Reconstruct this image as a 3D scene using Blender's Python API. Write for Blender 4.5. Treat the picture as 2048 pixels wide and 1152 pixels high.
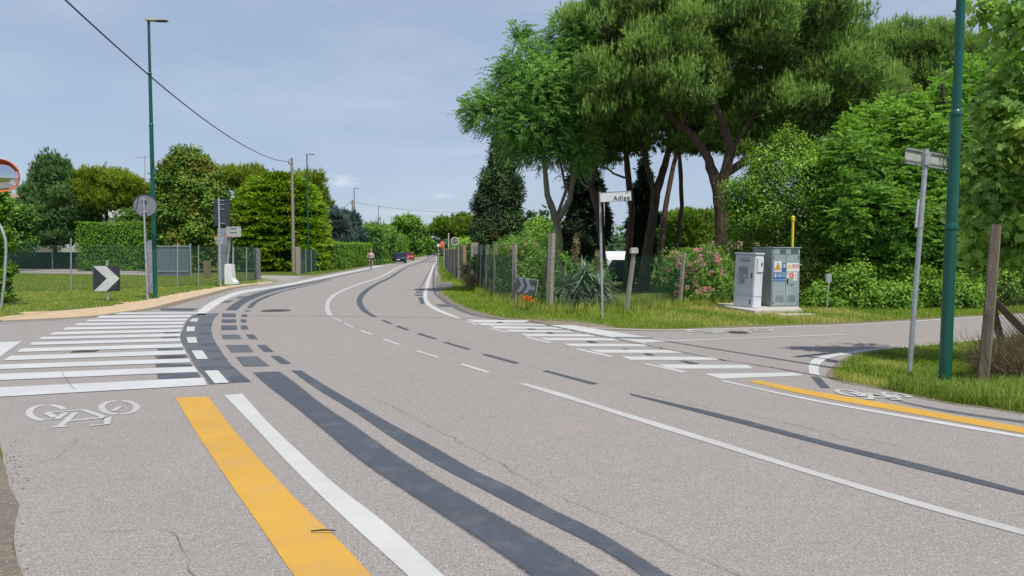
import bpy, bmesh, math, random
import numpy as np
from mathutils import Vector, Matrix
R_ = math.radians
rng = np.random.default_rng(7)
random.seed(7)
for o in list(bpy.data.objects): bpy.data.objects.remove(o)
scene = bpy.context.scene
COL = scene.collection

# ------------------------------------------------------------------ camera, sky, sun, exposure
F = 1450.0; PITCH = math.atan(73.0 / F); CAMZ = 1.6
cam = bpy.data.cameras.new('camera'); camo = bpy.data.objects.new('camera', cam); COL.objects.link(camo)
camo.location = (0, 0, CAMZ); camo.rotation_euler = (math.pi / 2 - PITCH, 0, 0)
cam.sensor_width = 36; cam.lens = F / 2048 * 36; cam.clip_start = 0.05; cam.clip_end = 5000
scene.camera = camo
SUN_EL = R_(60); SUN_AZ = math.atan2(0.5, -0.85)
world = bpy.data.worlds.new('World'); scene.world = world; world.use_nodes = True
wn = world.node_tree.nodes; wl = world.node_tree.links; wn.clear()
wo = wn.new('ShaderNodeOutputWorld'); bg = wn.new('ShaderNodeBackground'); sky = wn.new('ShaderNodeTexSky')
sky.sky_type = 'NISHITA'; sky.sun_disc = False; sky.sun_elevation = SUN_EL; sky.sun_rotation = SUN_AZ
sky.air_density = 1.0; sky.dust_density = 0.6; sky.ozone_density = 1.5
tc = wn.new('ShaderNodeTexCoord'); mp = wn.new('ShaderNodeMapping'); mp.inputs['Scale'].default_value = (1, 1, 3.2)
wl.new(tc.outputs['Generated'], mp.inputs['Vector'])
def wnoise(scale, detail, rough, dist, lo, hi, vec):
    n = wn.new('ShaderNodeTexNoise'); n.inputs['Scale'].default_value = scale; n.inputs['Detail'].default_value = detail
    n.inputs['Roughness'].default_value = rough; n.inputs['Distortion'].default_value = dist
    wl.new(vec, n.inputs['Vector'])
    r = wn.new('ShaderNodeMapRange'); r.inputs['From Min'].default_value = lo; r.inputs['From Max'].default_value = hi
    wl.new(n.outputs['Fac'], r.inputs['Value']); return r.outputs[0]
veil = wnoise(1.3, 5, .55, .2, .25, .75, mp.outputs[0])      # thin high layer
wisps = wnoise(3.6, 8, .6, .25, .46, .8, mp.outputs[0])    # wisps
mixA = wn.new('ShaderNodeMix'); mixA.data_type = 'RGBA'
mm = wn.new('ShaderNodeMath'); mm.operation = 'MULTIPLY_ADD'; mm.inputs[1].default_value = .4; mm.inputs[2].default_value = .5
wl.new(veil, mm.inputs[0]); wl.new(mm.outputs[0], mixA.inputs['Factor'])
wl.new(sky.outputs[0], mixA.inputs[6]); mixA.inputs[7].default_value = (3.35, 4.08, 5.45, 1)
mixB = wn.new('ShaderNodeMix'); mixB.data_type = 'RGBA'
m2 = wn.new('ShaderNodeMath'); m2.operation = 'MULTIPLY'; m2.inputs[1].default_value = .35
wl.new(wisps, m2.inputs[0]); wl.new(m2.outputs[0], mixB.inputs['Factor'])
wl.new(mixA.outputs[2], mixB.inputs[6]); mixB.inputs[7].default_value = (5.6, 6.2, 7.2, 1)
def puff(prev, d, sx, sz, amt, seed):      # small cumulus low in the sky, placed by direction
    sub = wn.new('ShaderNodeVectorMath'); sub.operation = 'SUBTRACT'; sub.inputs[1].default_value = d; nv = wn.new('ShaderNodeVectorMath'); nv.operation = 'NORMALIZE'
    wl.new(tc.outputs['Generated'], nv.inputs[0]); wl.new(nv.outputs[0], sub.inputs[0])
    ml = wn.new('ShaderNodeVectorMath'); ml.operation = 'MULTIPLY'; ml.inputs[1].default_value = (1/sx, 1/sx, 1/sz); wl.new(sub.outputs[0], ml.inputs[0])
    nz = wn.new('ShaderNodeTexNoise'); nz.inputs['Scale'].default_value = 1.6; nz.inputs['Detail'].default_value = 7; nz.inputs['Roughness'].default_value = .6; wl.new(ml.outputs[0], nz.inputs['Vector'])
    ln = wn.new('ShaderNodeVectorMath'); ln.operation = 'LENGTH'; wl.new(ml.outputs[0], ln.inputs[0])
    ad = wn.new('ShaderNodeMath'); ad.operation = 'MULTIPLY_ADD'; ad.inputs[1].default_value = 2.6; wl.new(nz.outputs['Fac'], ad.inputs[0])
    ng = wn.new('ShaderNodeMath'); ng.operation = 'MULTIPLY'; ng.inputs[1].default_value = -1; wl.new(ln.outputs['Value'], ng.inputs[0]); wl.new(ng.outputs[0], ad.inputs[2])
    mr = wn.new('ShaderNodeMapRange'); mr.interpolation_type = 'SMOOTHSTEP'; mr.inputs['From Min'].default_value = .25; mr.inputs['From Max'].default_value = 1.5; mr.inputs['To Max'].default_value = amt; wl.new(ad.outputs[0], mr.inputs['Value'])
    mx = wn.new('ShaderNodeMix'); mx.data_type = 'RGBA'; mx.inputs[7].default_value = (6.6, 7.1, 7.9, 1); wl.new(mr.outputs[0], mx.inputs[0]); wl.new(prev, mx.inputs[6]); return mx.outputs[2]
def sdir(u, v):
    x, y, z = (u-1024)/1450, 1.0, (503-v)/1450; k = (x*x+y*y+z*z)**.5; return (x/k, y/k, z/k)
skyc = mixB.outputs[2]
for u_, v_, sx_, sz_, am_ in ((688, 362, .026, .011, .55), (885, 392, .022, .005, .4), (300, 440, .09, .01, .15), (830, 425, .12, .006, .25), (980, 300, .2, .012, .12)): skyc = puff(skyc, sdir(u_, v_), sx_, sz_, am_, 0)
wl.new(skyc, bg.inputs[0]); bg.inputs[1].default_value = 0.099
wl.new(bg.outputs[0], wo.inputs[0])
sl = bpy.data.lights.new('sun', 'SUN'); sl.energy = 3.6; sl.angle = R_(.53); sl.color = (1, .955, .88)
so = bpy.data.objects.new('sun', sl); COL.objects.link(so)
h = Vector((0.5, -0.85, 0)).normalized() * math.cos(SUN_EL); SUNDIR = Vector((h.x, h.y, math.sin(SUN_EL)))
so.rotation_euler = SUNDIR.to_track_quat('Z', 'Y').to_euler(); so.location = (20, -30, 60)
vs = scene.view_settings; vs.view_transform = 'Standard'; vs.look = 'None'; vs.exposure = 0.35; vs.gamma = 1

# ------------------------------------------------------------------ pixel <-> world (photo pixels, 2048 x 1152)
cP, sP = math.cos(PITCH), math.sin(PITCH)
def ray(u, v):
    dx = (u - 1024) / F; dy = (576 - v) / F
    return np.array([dx, cP + dy * sP, -sP + dy * cP])
def G(u, v, z=0.0):
    d = ray(u, v); t = (z - CAMZ) / d[2]
    return np.array([d[0] * t, d[1] * t, z])
def W(u, v, Y):
    d = ray(u, v); t = Y / d[1]
    return np.array([d[0] * t, Y, CAMZ + d[2] * t])
def PX(n, Y): return n * Y / F

# ------------------------------------------------------------------ object helpers
def tag(o, label=None, cat=None, group=None, kind=None):
    if label: o['label'] = label
    if cat: o['category'] = cat
    if group: o['group'] = group
    if kind: o['kind'] = kind
    return o
def empty(name, loc, label=None, cat=None, group=None, rz=0):
    o = bpy.data.objects.new(name, None); COL.objects.link(o); o.location = Vector([float(c) for c in loc])
    o.rotation_euler = (0, 0, rz); o.empty_display_size = .2
    return tag(o, label, cat, group)
def link_mesh(name, me, mat, parent=None, smooth=False):
    if mat is not None: me.materials.append(mat)
    if smooth: me.polygons.foreach_set('use_smooth', [True] * len(me.polygons))
    o = bpy.data.objects.new(name, me); COL.objects.link(o)
    if parent is not None: o.parent = parent
    return o
def np_mesh(name, V, faces_n, idx, mat, parent=None, tone=None, smooth=False, off=None):
    """V (N,3); idx (M,k) equal-size faces"""
    V = np.asarray(V, dtype=np.float32)
    if off is not None: V = V - np.asarray(off, dtype=np.float32)
    idx = np.asarray(idx, dtype=np.int32); M, k = idx.shape
    me = bpy.data.meshes.new(name)
    me.vertices.add(len(V)); me.vertices.foreach_set('co', V.ravel())
    me.loops.add(M * k); me.loops.foreach_set('vertex_index', idx.ravel())
    me.polygons.add(M); me.polygons.foreach_set('loop_start', np.arange(0, M * k, k, dtype=np.int32))
    me.polygons.foreach_set('loop_total', np.full(M, k, dtype=np.int32))
    me.update(calc_edges=True)
    if tone is not None:
        a = me.attributes.new('tone', 'FLOAT', 'POINT'); a.data.foreach_set('value', np.asarray(tone, dtype=np.float32))
    me.validate()
    return link_mesh(name, me, mat, parent, smooth)

class MB:
    def __init__(s): s.v = []; s.f = []; s.t = []
    def box(s, c, size, rz=0, rx=0, ry=0):
        M = Matrix.Rotation(rz, 3, 'Z') @ Matrix.Rotation(ry, 3, 'Y') @ Matrix.Rotation(rx, 3, 'X')
        b = len(s.v); hx, hy, hz = [q / 2 for q in size]
        for x, y, z in ((-1,-1,-1),(1,-1,-1),(1,1,-1),(-1,1,-1),(-1,-1,1),(1,-1,1),(1,1,1),(-1,1,1)):
            s.v.append(tuple(M @ Vector((x*hx, y*hy, z*hz)) + Vector([float(q) for q in c])))
        for f in ((0,3,2,1),(4,5,6,7),(0,1,5,4),(1,2,6,5),(2,3,7,6),(3,0,4,7)): s.f.append(tuple(b+i for i in f))
        return s
    def tube(s, pts, rad, n=8, cap=True):
        pts = [Vector([float(c) for c in p]) for p in pts]
        if not hasattr(rad, '__len__'): rad = [rad] * len(pts)
        b = len(s.v); up = None
        for i, p in enumerate(pts):
            t = (pts[min(i+1, len(pts)-1)] - pts[max(i-1, 0)]).normalized()
            if up is None:
                up = Vector((0,0,1)) if abs(t.z) < .9 else Vector((1,0,0))
            x = up.cross(t)
            if x.length < 1e-5: x = Vector((1,0,0)).cross(t)
            x.normalize(); y = t.cross(x); up = y
            for k in range(n):
                a = 2*math.pi*k/n
                s.v.append(tuple(p + (x*math.cos(a) + y*math.sin(a)) * rad[i]))
        for i in range(len(pts)-1):
            for k in range(n):
                a = b+i*n+k; c = b+i*n+(k+1)%n
                s.f.append((a, c, c+n, a+n))
        if cap:
            s.f.append(tuple(b+k for k in range(n))[::-1]); e = b+(len(pts)-1)*n
            s.f.append(tuple(e+k for k in range(n)))
        return s
    def lathe(s, c, prof, n=20, axis='Z'):
        """prof: (radius, height) along axis"""
        b = len(s.v); c = Vector([float(q) for q in c])
        for r, hh in prof:
            for k in range(n):
                a = 2*math.pi*k/n; p = Vector((r*math.cos(a), r*math.sin(a), hh))
                if axis == 'Y': p = Vector((p.x, p.z, p.y))
                if axis == 'X': p = Vector((p.z, p.x, p.y))
                s.v.append(tuple(c+p))
        for i in range(len(prof)-1):
            for k in range(n):
                a = b+i*n+k; d = b+i*n+(k+1)%n; s.f.append((a, d, d+n, a+n))
        s.f.append(tuple(b+k for k in range(n))[::-1]); e = b+(len(prof)-1)*n; s.f.append(tuple(e+k for k in range(n)))
        return s
    def prism(s, poly, y0, y1, M=None):
        """poly in (x,z); extruded along y"""
        b = len(s.v); n = len(poly)
        for y in (y0, y1):
            for x, z in poly:
                p = Vector((x, y, z)); p = M @ p if M else p; s.v.append(tuple(p))
        s.f.append(tuple(b+i for i in range(n))); s.f.append(tuple(b+n+i for i in range(n))[::-1])
        for i in range(n):
            j = (i+1) % n; s.f.append((b+i, b+n+i, b+n+j, b+j))
        return s
    def build(s, name, mat, parent=None, smooth=False, bevel=0, off=None, segs=2):
        me = bpy.data.meshes.new(name); v = s.v
        if off is not None: v = [(a-off[0], b-off[1], c-off[2]) for a, b, c in v]
        me.from_pydata(v, [], s.f); me.update()
        bm = bmesh.new(); bm.from_mesh(me); bmesh.ops.recalc_face_normals(bm, faces=bm.faces)
        if bevel: bmesh.ops.bevel(bm, geom=list(bm.edges), offset=bevel, segments=segs, affect='EDGES', clamp_overlap=True)
        bm.to_mesh(me); bm.free()
        o = link_mesh(name, me, mat, parent, smooth)
        if smooth:
            try: me.set_sharp_from_angle(angle=R_(40))
            except Exception: pass
        return o

# ------------------------------------------------------------------ materials
MATS = {}
def nt(name):
    m = bpy.data.materials.new(name); m.use_nodes = True
    n = m.node_tree.nodes; l = m.node_tree.links; return m, n, l, n['Principled BSDF']
def ramp(n, stops, interp='LINEAR'):
    r = n.new('ShaderNodeValToRGB'); cr = r.color_ramp; cr.interpolation = interp
    while len(cr.elements) < len(stops): cr.elements.new(.5)
    for e, (p, c) in zip(cr.elements, stops): e.position = p; e.color = (*c, 1)
    return r
def noise(n, l, scale, detail=4, rough=.55, coord='Object', stretch=None, dist=0):
    t = n.new('ShaderNodeTexCoord'); x = n.new('ShaderNodeTexNoise')
    x.inputs['Scale'].default_value = scale; x.inputs['Detail'].default_value = detail; x.inputs['Roughness'].default_value = rough
    x.inputs['Distortion'].default_value = dist
    if stretch:
        mp = n.new('ShaderNodeMapping'); mp.inputs['Scale'].default_value = stretch
        l.new(t.outputs[coord], mp.inputs['Vector']); l.new(mp.outputs[0], x.inputs['Vector'])
    else: l.new(t.outputs[coord], x.inputs['Vector'])
    return x
def mixc(n, l, fac, a, b, mode='MIX'):
    m = n.new('ShaderNodeMix'); m.data_type = 'RGBA'; m.blend_type = mode
    for sock, val in ((m.inputs[0], fac), (m.inputs[6], a), (m.inputs[7], b)):
        if hasattr(val, 'is_linked') or hasattr(val, 'links'): l.new(val, sock)
        elif isinstance(val, (int, float)): sock.default_value = val
        else: sock.default_value = (*val, 1)
    return m.outputs[2]
def mrange(n, l, v, a, b, c=0, d=1):
    m = n.new('ShaderNodeMapRange'); l.new(v, m.inputs['Value'])
    for k, q in zip(('From Min', 'From Max', 'To Min', 'To Max'), (a, b, c, d)): m.inputs[k].default_value = q
    return m.outputs[0]
def bump(n, l, hgt, b, strength=.3, dist=.01):
    x = n.new('ShaderNodeBump'); x.inputs['Strength'].default_value = strength; x.inputs['Distance'].default_value = dist
    l.new(hgt, x.inputs['Height']); l.new(x.outputs[0], b.inputs['Normal'])

def paint(name, col, rough=.5, metal=0, var=.12, scale=6, dirt=None):
    if name in MATS: return MATS[name]
    m, n, l, b = nt(name)
    x = noise(n, l, scale, 5, .6)
    d = dirt or tuple(c * (1 - var * 2.2) for c in col)
    f = mrange(n, l, x.outputs['Fac'], .35, .72)
    l.new(mixc(n, l, f, col, d), b.inputs['Base Color'])
    b.inputs['Roughness'].default_value = rough; b.inputs['Metallic'].default_value = metal
    MATS[name] = m; return m
def leafmat(name, dark, mid, light, trans=.35, rough=.5, patch=None):
    m, n, l, b = nt(name)
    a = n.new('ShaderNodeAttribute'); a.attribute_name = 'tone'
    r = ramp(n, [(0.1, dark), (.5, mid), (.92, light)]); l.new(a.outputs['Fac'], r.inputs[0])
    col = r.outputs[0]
    if patch:
        x = noise(n, l, patch[1], 3, .5); f = mrange(n, l, x.outputs['Fac'], patch[2], patch[2] + .12)
        col = mixc(n, l, f, col, patch[0])
    l.new(col, b.inputs['Base Color']); b.inputs['Roughness'].default_value = rough
    b.inputs['Specular IOR Level'].default_value = .15 if rough >= .5 else .3
    t = n.new('ShaderNodeBsdfTranslucent')
    hs = n.new('ShaderNodeHueSaturation'); hs.inputs['Hue'].default_value = .485; hs.inputs['Value'].default_value = 1.3; hs.inputs['Saturation'].default_value = 1.1
    l.new(col, hs.inputs['Color']); l.new(hs.outputs[0], t.inputs['Color'])
    s = n.new('ShaderNodeMixShader'); s.inputs[0].default_value = trans
    l.new(b.outputs[0], s.inputs[1]); l.new(t.outputs[0], s.inputs[2]); l.new(s.outputs[0], n['Material Output'].inputs[0])
    return m
def barkmat(name, a_, b_):
    m, n, l, b = nt(name)
    x = noise(n, l, 9, 6, .7, stretch=(1, 1, .18), dist=.8)
    r = ramp(n, [(.3, a_), (.52, tuple((p+q)/2 for p, q in zip(a_, b_))), (.7, b_)]); l.new(x.outputs['Fac'], r.inputs[0])
    l.new(r.outputs[0], b.inputs['Base Color']); b.inputs['Roughness'].default_value = .9
    bump(n, l, x.outputs['Fac'], b, .9, .05); return m

def asphalt(name, base, pink):
    m, n, l, b = nt(name)
    big = noise(n, l, .22, 5, .6); med = noise(n, l, 1.9, 6, .65)
    f1 = noise(n, l, 95, 3, .8); vo = n.new('ShaderNodeTexVoronoi'); vo.inputs['Scale'].default_value = 165
    t = n.new('ShaderNodeTexCoord'); l.new(t.outputs['Object'], vo.inputs['Vector'])
    c = mixc(n, l, mrange(n, l, big.outputs['Fac'], .38, .62), base, pink)
    c = mixc(n, l, mrange(n, l, med.outputs['Fac'], .3, .72, 0, .34), c, tuple(q * .78 for q in base))
    stn = noise(n, l, .55, 7, .68, dist=.4); c = mixc(n, l, mrange(n, l, stn.outputs['Fac'], .52, .7, 0, .32), c, tuple(q * .7 for q in base))
    spot = noise(n, l, 4.5, 3, .5); c = mixc(n, l, mrange(n, l, spot.outputs['Fac'], .68, .76, 0, .35), c, tuple(q * .5 for q in base))
    c = mixc(n, l, mrange(n, l, f1.outputs['Fac'], .36, .62, 0, .66), c, tuple(q * .42 for q in base))
    stone = n.new('ShaderNodeSeparateColor'); l.new(vo.outputs['Color'], stone.inputs[0])
    c = mixc(n, l, mrange(n, l, stone.outputs[0], .7, .95, 0, .6), c, tuple(min(1, q * 1.6) for q in base))
    l.new(c, b.inputs['Base Color']); b.inputs['Roughness'].default_value = .85
    b.inputs['Specular IOR Level'].default_value = .25
    bump(n, l, vo.outputs['Distance'], b, .35, .006); return m
M_ASPH = asphalt('aged_asphalt', (.312, .288, .267), (.334, .286, .268))
def roadpaint(name, col, soft=0.5, wear=.35, under=(.27, .25, .235), wscale=14):
    """coverage attribute + noise decides where the paint still covers the asphalt"""
    m, n, l, b = nt(name)
    a = n.new('ShaderNodeAttribute'); a.attribute_name = 'tone'
    fine = noise(n, l, 130, 2, .8); w = noise(n, l, wscale, 8, .72); w2 = noise(n, l, 1.1, 4, .6)
    # worn asphalt grain seen through
    st = noise(n, l, 3.2, 6, .7)
    grain = mixc(n, l, mrange(n, l, fine.outputs['Fac'], .4, .62), tuple(q * 1.25 for q in under), tuple(q * .6 for q in under))
    wn_ = mrange(n, l, w.outputs['Fac'], .55, .75, 0, wear)
    wn2 = mrange(n, l, fine.outputs['Fac'], .5, .7, 0, wear * .8)
    mx = n.new('ShaderNodeMath'); mx.operation = 'MAXIMUM'; l.new(wn_, mx.inputs[0]); l.new(wn2, mx.inputs[1])
    c0 = mixc(n, l, mrange(n, l, w2.outputs['Fac'], .35, .7), col, tuple(q * .86 for q in col))
    c0 = mixc(n, l, mrange(n, l, st.outputs['Fac'], .5, .72, 0, .22), c0, under)
    c = mixc(n, l, mx.outputs[0], c0, grain)
    l.new(c, b.inputs['Base Color']); b.inputs['Roughness'].default_value = .7; b.inputs['Specular IOR Level'].default_value = .25
    th = n.new('ShaderNodeMath'); th.operation = 'GREATER_THAN'
    ad = n.new('ShaderNodeMath'); ad.operation = 'MULTIPLY_ADD'; ad.inputs[1].default_value = soft; ad.inputs[2].default_value = (1 - soft) * .5 - .02
    mix = n.new('ShaderNodeMath'); mix.operation = 'ADD'
    h1 = n.new('ShaderNodeMath'); h1.operation = 'MULTIPLY'; h1.inputs[1].default_value = .6; l.new(mrange(n, l, fine.outputs['Fac'], .32, .68), h1.inputs[0])
    h2 = n.new('ShaderNodeMath'); h2.operation = 'MULTIPLY_ADD'; h2.inputs[1].default_value = .4; h2.inputs[2].default_value = 0; l.new(w.outputs['Fac'], h2.inputs[0])
    l.new(h1.outputs[0], mix.inputs[0]); l.new(h2.outputs[0], mix.inputs[1])
    l.new(mix.outputs[0], ad.inputs[0]); l.new(a.outputs['Fac'], th.inputs[0]); l.new(ad.outputs[0], th.inputs[1])
    l.new(th.outputs[0], b.inputs['Alpha'])
    bump(n, l, fine.outputs['Fac'], b, .25, .005)
    return m
M_WHITE = roadpaint('white_road_paint', (.53, .53, .53), .6, .4)
M_WHITE2 = roadpaint('bright_white_road_paint', (.52, .515, .50), .6, .3)
M_WORN = roadpaint('worn_white_road_paint', (.47, .46, .445), 1.0, .55)
M_FADED = roadpaint('faded_white_road_paint', (.42, .41, .4), 1.3, .9)
M_YEL = roadpaint('yellow_road_paint', (.56, .315, .05), .9, .22)
M_BLK = roadpaint('black_cover_paint', (.066, .078, .098), 1.0, .34)
M_BLK2 = roadpaint('thin_black_cover_paint', (.095, .103, .12), 1.2, .6, wscale=5)
M_TAR = paint('tar_joint', (.07, .065, .06), .8)

M_CRK = paint('crack_line', (.17, .155, .14), .9, 0, .3, 20)  # dark grey-brown colour of the thin road cracks
M_GALV = paint('galvanised_steel', (.42, .45, .48), .45, .35, .15, 12)
M_GREEN = paint('green_enamel', (.004, .088, .062), .3, 0, .1, 3)
M_CONC = paint('weathered_concrete', (.33, .30, .25), .9, 0, .25, 18)
M_CONCW = paint('pale_concrete', (.55, .53, .47), .9, 0, .2, 8)
M_WOODP = paint('grey_wood', (.30, .25, .19), .9, 0, .22, 10)
M_GREYM = paint('blue_grey_steel_panel', (.16, .20, .24), .5, .1, .1, 3)
M_WHT = paint('white_enamel', (.72, .72, .72), .45, 0, .06, 5)
M_BLACK = paint('black_enamel', (.012, .013, .016), .5)
M_DARK = paint('dark_sign_back', (.035, .045, .065), .6, 0, .15, 4)
M_RUB = paint('rubber', (.015, .015, .016), .9)
M_WIRE = paint('green_coated_wire', (.02, .085, .055), .6)
M_WIREG = paint('grey_wire', (.12, .12, .12), .6, .3)
M_CABLE = paint('cable_black', (.05, .05, .055), .7)
M_NET = paint('dark_shade_netting', (.018, .032, .036), .85, 0, .25, 9)
M_ORANGE = paint('orange_plastic', (.75, .13, .02), .5)
M_RED = paint('red_plastic', (.62, .05, .03), .5)
M_BARKP = barkmat('pine_bark', (.035, .024, .018), (.17, .105, .075))
M_BARKD = barkmat('dark_bark', (.02, .016, .013), (.085, .062, .045))
M_BARKG = barkmat('grey_bark', (.07, .06, .045), (.2, .17, .12))
M_GLASS = paint('dark_car_glass', (.015, .02, .025), .08)

L_PINE = leafmat('pine_needles', (0.045, 0.088, 0.03), (0.145, 0.258, 0.062), (0.37, 0.54, 0.13), .3)
L_PINE2 = leafmat('far_pine_needles', (0.058, 0.109, 0.0217), (0.145, 0.246, 0.029), (0.246, 0.377, 0.0508), .25)
L_PINEY = leafmat('yellow_green_pine_needles', (0.081, 0.121, 0.0203), (0.189, 0.27, 0.027), (0.297, 0.405, 0.0405), .3)
L_ROB = leafmat('compound_leaves', (0.07, 0.17, 0.045), (0.18, 0.37, 0.085), (0.282, 0.517, 0.133), .4)
L_ACA = leafmat('broad_compound_leaves', (0.062, 0.15, 0.0318), (0.16, 0.336, 0.0531), (0.3, 0.531, 0.0884), .4)
L_CYP = leafmat('cypress_foliage', (0.0195, 0.0455, 0.0195), (0.0488, 0.101, 0.0358), (0.139, 0.211, 0.0569), .12, patch=((.10, .085, .02), .8, .6))
L_CYPD = leafmat('dark_cypress_foliage', (0.008, 0.018, 0.01), (0.018, 0.038, 0.018), (0.04, 0.07, 0.03), .1)
L_PRIV = leafmat('glossy_laurel_leaves', (0.0475, 0.113, 0.019), (0.166, 0.321, 0.0356), (0.402, 0.642, 0.0962), .35, .4)
L_MAP = leafmat('maple_leaves', (0.155, 0.287, 0.0718), (0.31, 0.503, 0.12), (0.574, 0.742, 0.215), .5, patch=((.42, .33, .04), 1.1, .66))
L_MAG = leafmat('magnolia_leaves', (0.033, 0.0825, 0.0132), (0.0935, 0.198, 0.0242), (0.264, 0.33, 0.044), .2, .5, patch=((.19, .18, .025), .7, .54))
L_GOLD = leafmat('golden_conifer_fronds', (0.055, 0.12, 0.012), (0.155, 0.28, 0.018), (0.31, 0.45, 0.035), .3)
L_BLUE = leafmat('blue_grey_conifer_needles', (0.039, 0.0715, 0.065), (0.091, 0.143, 0.13), (0.169, 0.234, 0.208), .15)
L_CON = leafmat('conifer_needles', (0.037, 0.084, 0.0336), (0.0924, 0.185, 0.0588), (0.185, 0.319, 0.101), .2)
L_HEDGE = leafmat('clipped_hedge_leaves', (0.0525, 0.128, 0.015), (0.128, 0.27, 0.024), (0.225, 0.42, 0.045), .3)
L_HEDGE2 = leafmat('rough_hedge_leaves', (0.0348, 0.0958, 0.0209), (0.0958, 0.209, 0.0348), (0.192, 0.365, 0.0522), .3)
L_FAR = leafmat('distant_foliage', (0.049, 0.098, 0.042), (0.084, 0.161, 0.063), (0.126, 0.224, 0.084), .2)
L_PLANE = leafmat('bright_deciduous_leaves', (0.07, 0.154, 0.021), (0.154, 0.308, 0.042), (0.28, 0.49, 0.07), .4)
L_OLE = leafmat('oleander_leaves', (0.0616, 0.139, 0.0308), (0.169, 0.323, 0.0616), (0.323, 0.524, 0.108), .35)
L_YUC = leafmat('yucca_blades', (0.085, 0.13, 0.075), (0.19, 0.27, 0.17), (0.36, 0.44, 0.31), .2)
L_SHRUB = leafmat('bramble_leaves', (0.0638, 0.152, 0.0239), (0.176, 0.334, 0.0479), (0.319, 0.526, 0.0798), .35)
L_GRASS = leafmat('grass_blades', (0.075, 0.13, 0.025), (0.17, 0.26, 0.045), (0.30, 0.39, 0.08), .35)
L_GRASSD = leafmat('dry_and_green_grass_blades', (0.099, 0.187, 0.0198), (0.209, 0.33, 0.033), (0.484, 0.462, 0.132), .35)
L_DRY = leafmat('dry_stalks', (0.144, 0.108, 0.048), (0.288, 0.228, 0.12), (0.456, 0.372, 0.216), .25)
L_PINK = leafmat('pink_petals', (0.62, 0.2, 0.24), (0.75, 0.34, 0.37), (0.78, 0.52, 0.5), .3)
L_ORF = leafmat('orange_petals', (0.7, 0.12, 0.01), (0.75, 0.2, 0.02), (0.75, 0.3, 0.03), .3)

# ------------------------------------------------------------------ road surface pieces
def unit0(v): return v/max(np.linalg.norm(v), 1e-9)
def ribbon_mesh(name, Lp, Rp, mat, parent, z=.008, e=.012, cap=True, ext=0, extstart=0):
    """strip between two world polylines, with a 'tone' coverage attribute falling to 0 at its rim"""
    Lp = np.array(Lp, float)[:, :2]; Rp = np.array(Rp, float)[:, :2]
    def res(P, n):
        d = np.r_[0, np.cumsum(np.linalg.norm(np.diff(P, axis=0), axis=1))]; d /= d[-1]
        t = np.linspace(0, 1, n); return np.c_[np.interp(t, d, P[:, 0]), np.interp(t, d, P[:, 1])]
    if len(Lp) != len(Rp):
        n = max(len(Lp), len(Rp), 12); Lp = res(Lp, n); Rp = res(Rp, n)
    if len(Lp) > 2 and len(Lp) < 40:                       # smooth: resample by Catmull-Rom
        def cr(P):
            Q = np.vstack([2*P[0]-P[1], P, 2*P[-1]-P[-2]]); out = []
            for i in range(1, len(Q)-2):
                for t in np.linspace(0, 1, 5)[:-1]:
                    a, b, c, d = Q[i-1], Q[i], Q[i+1], Q[i+2]
                    out.append(.5*((2*b)+(-a+c)*t+(2*a-5*b+4*c-d)*t*t+(-a+3*b-3*c+d)*t**3))
            out.append(P[-1]); return np.array(out)
        Lp, Rp = cr(Lp), cr(Rp)
    def grow(P, dist, end):
        a, b = (P[-2], P[-1]) if end else (P[1], P[0]); q = b + (b-a)/max(np.linalg.norm(b-a), 1e-6)*dist
        return np.vstack([P, q]) if end else np.vstack([q, P])
    if ext: dv = unit0(Lp[-1]-Lp[-3]+Rp[-1]-Rp[-3])*ext; Lp, Rp = np.vstack([Lp, Lp[-1]+dv]), np.vstack([Rp, Rp[-1]+dv])
    if cap:                                                # extra rows near both ends
        def ends(P, Qo):
            ln = max(np.linalg.norm(P[1]-P[0]), 1e-4); f0 = min(e/ln, .4)
            ln2 = max(np.linalg.norm(P[-1]-P[-2]), 1e-4); f1 = min(e/ln2, .4)
            return np.vstack([P[0], P[0]+(P[1]-P[0])*f0, P[1:-1], P[-1]+(P[-2]-P[-1])*f1, P[-1]])
        Lp, Rp = ends(Lp, Rp), ends(Rp, Lp)
    n = len(Lp); V = []; T = []
    wid = np.maximum(np.linalg.norm(Rp-Lp, axis=1), 1e-4); fr = np.minimum(e/wid, .4)
    for i in range(n):
        for k, f in enumerate((0, fr[i], .5, 1-fr[i], 1)):
            p = Lp[i] + (Rp[i]-Lp[i])*f; V.append((p[0], p[1], z))
            T.append(0. if (k in (0, 4) or (cap and i in (0, n-1))) else 1.)
    I = [(i*5+k, i*5+k+1, i*5+k+6, i*5+k+5) for i in range(n-1) for k in range(4)]
    o = np_mesh(name, V, 4, I, mat, parent, tone=T)
    bm = bmesh.new(); bm.from_mesh(o.data)
    if sum(f.normal.z for f in bm.faces) < 0: bmesh.ops.reverse_faces(bm, faces=bm.faces)
    bm.to_mesh(o.data); bm.free()
    return o
def gp(pts, ext=0, z=.008, extstart=0):
    P = [G(u, v, z) for u, v in pts]
    if ext: d = P[-1]-P[-2]; P.append(P[-1] + d/np.linalg.norm(d)*ext)
    if extstart: d = P[0]-P[1]; P.insert(0, P[0] + d/np.linalg.norm(d)*extstart)
    return P
def strip(name, Lpx, Rpx, mat, parent, z=.008, e=.012, ext=0, extstart=0, label=None):
    o = ribbon_mesh(name, gp(Lpx, 0, z), gp(Rpx, 0, z), mat, parent, z, e, True, ext, extstart)
    if label: o['label'] = label
    return o
def quad(name, q, mat, parent, z=.008, e=.012):
    a, b, c, d = [G(u, v, z) for u, v in q]      # tl, tr, br, bl
    return ribbon_mesh(name, [a, d], [b, c], mat, parent, z, e)
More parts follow.
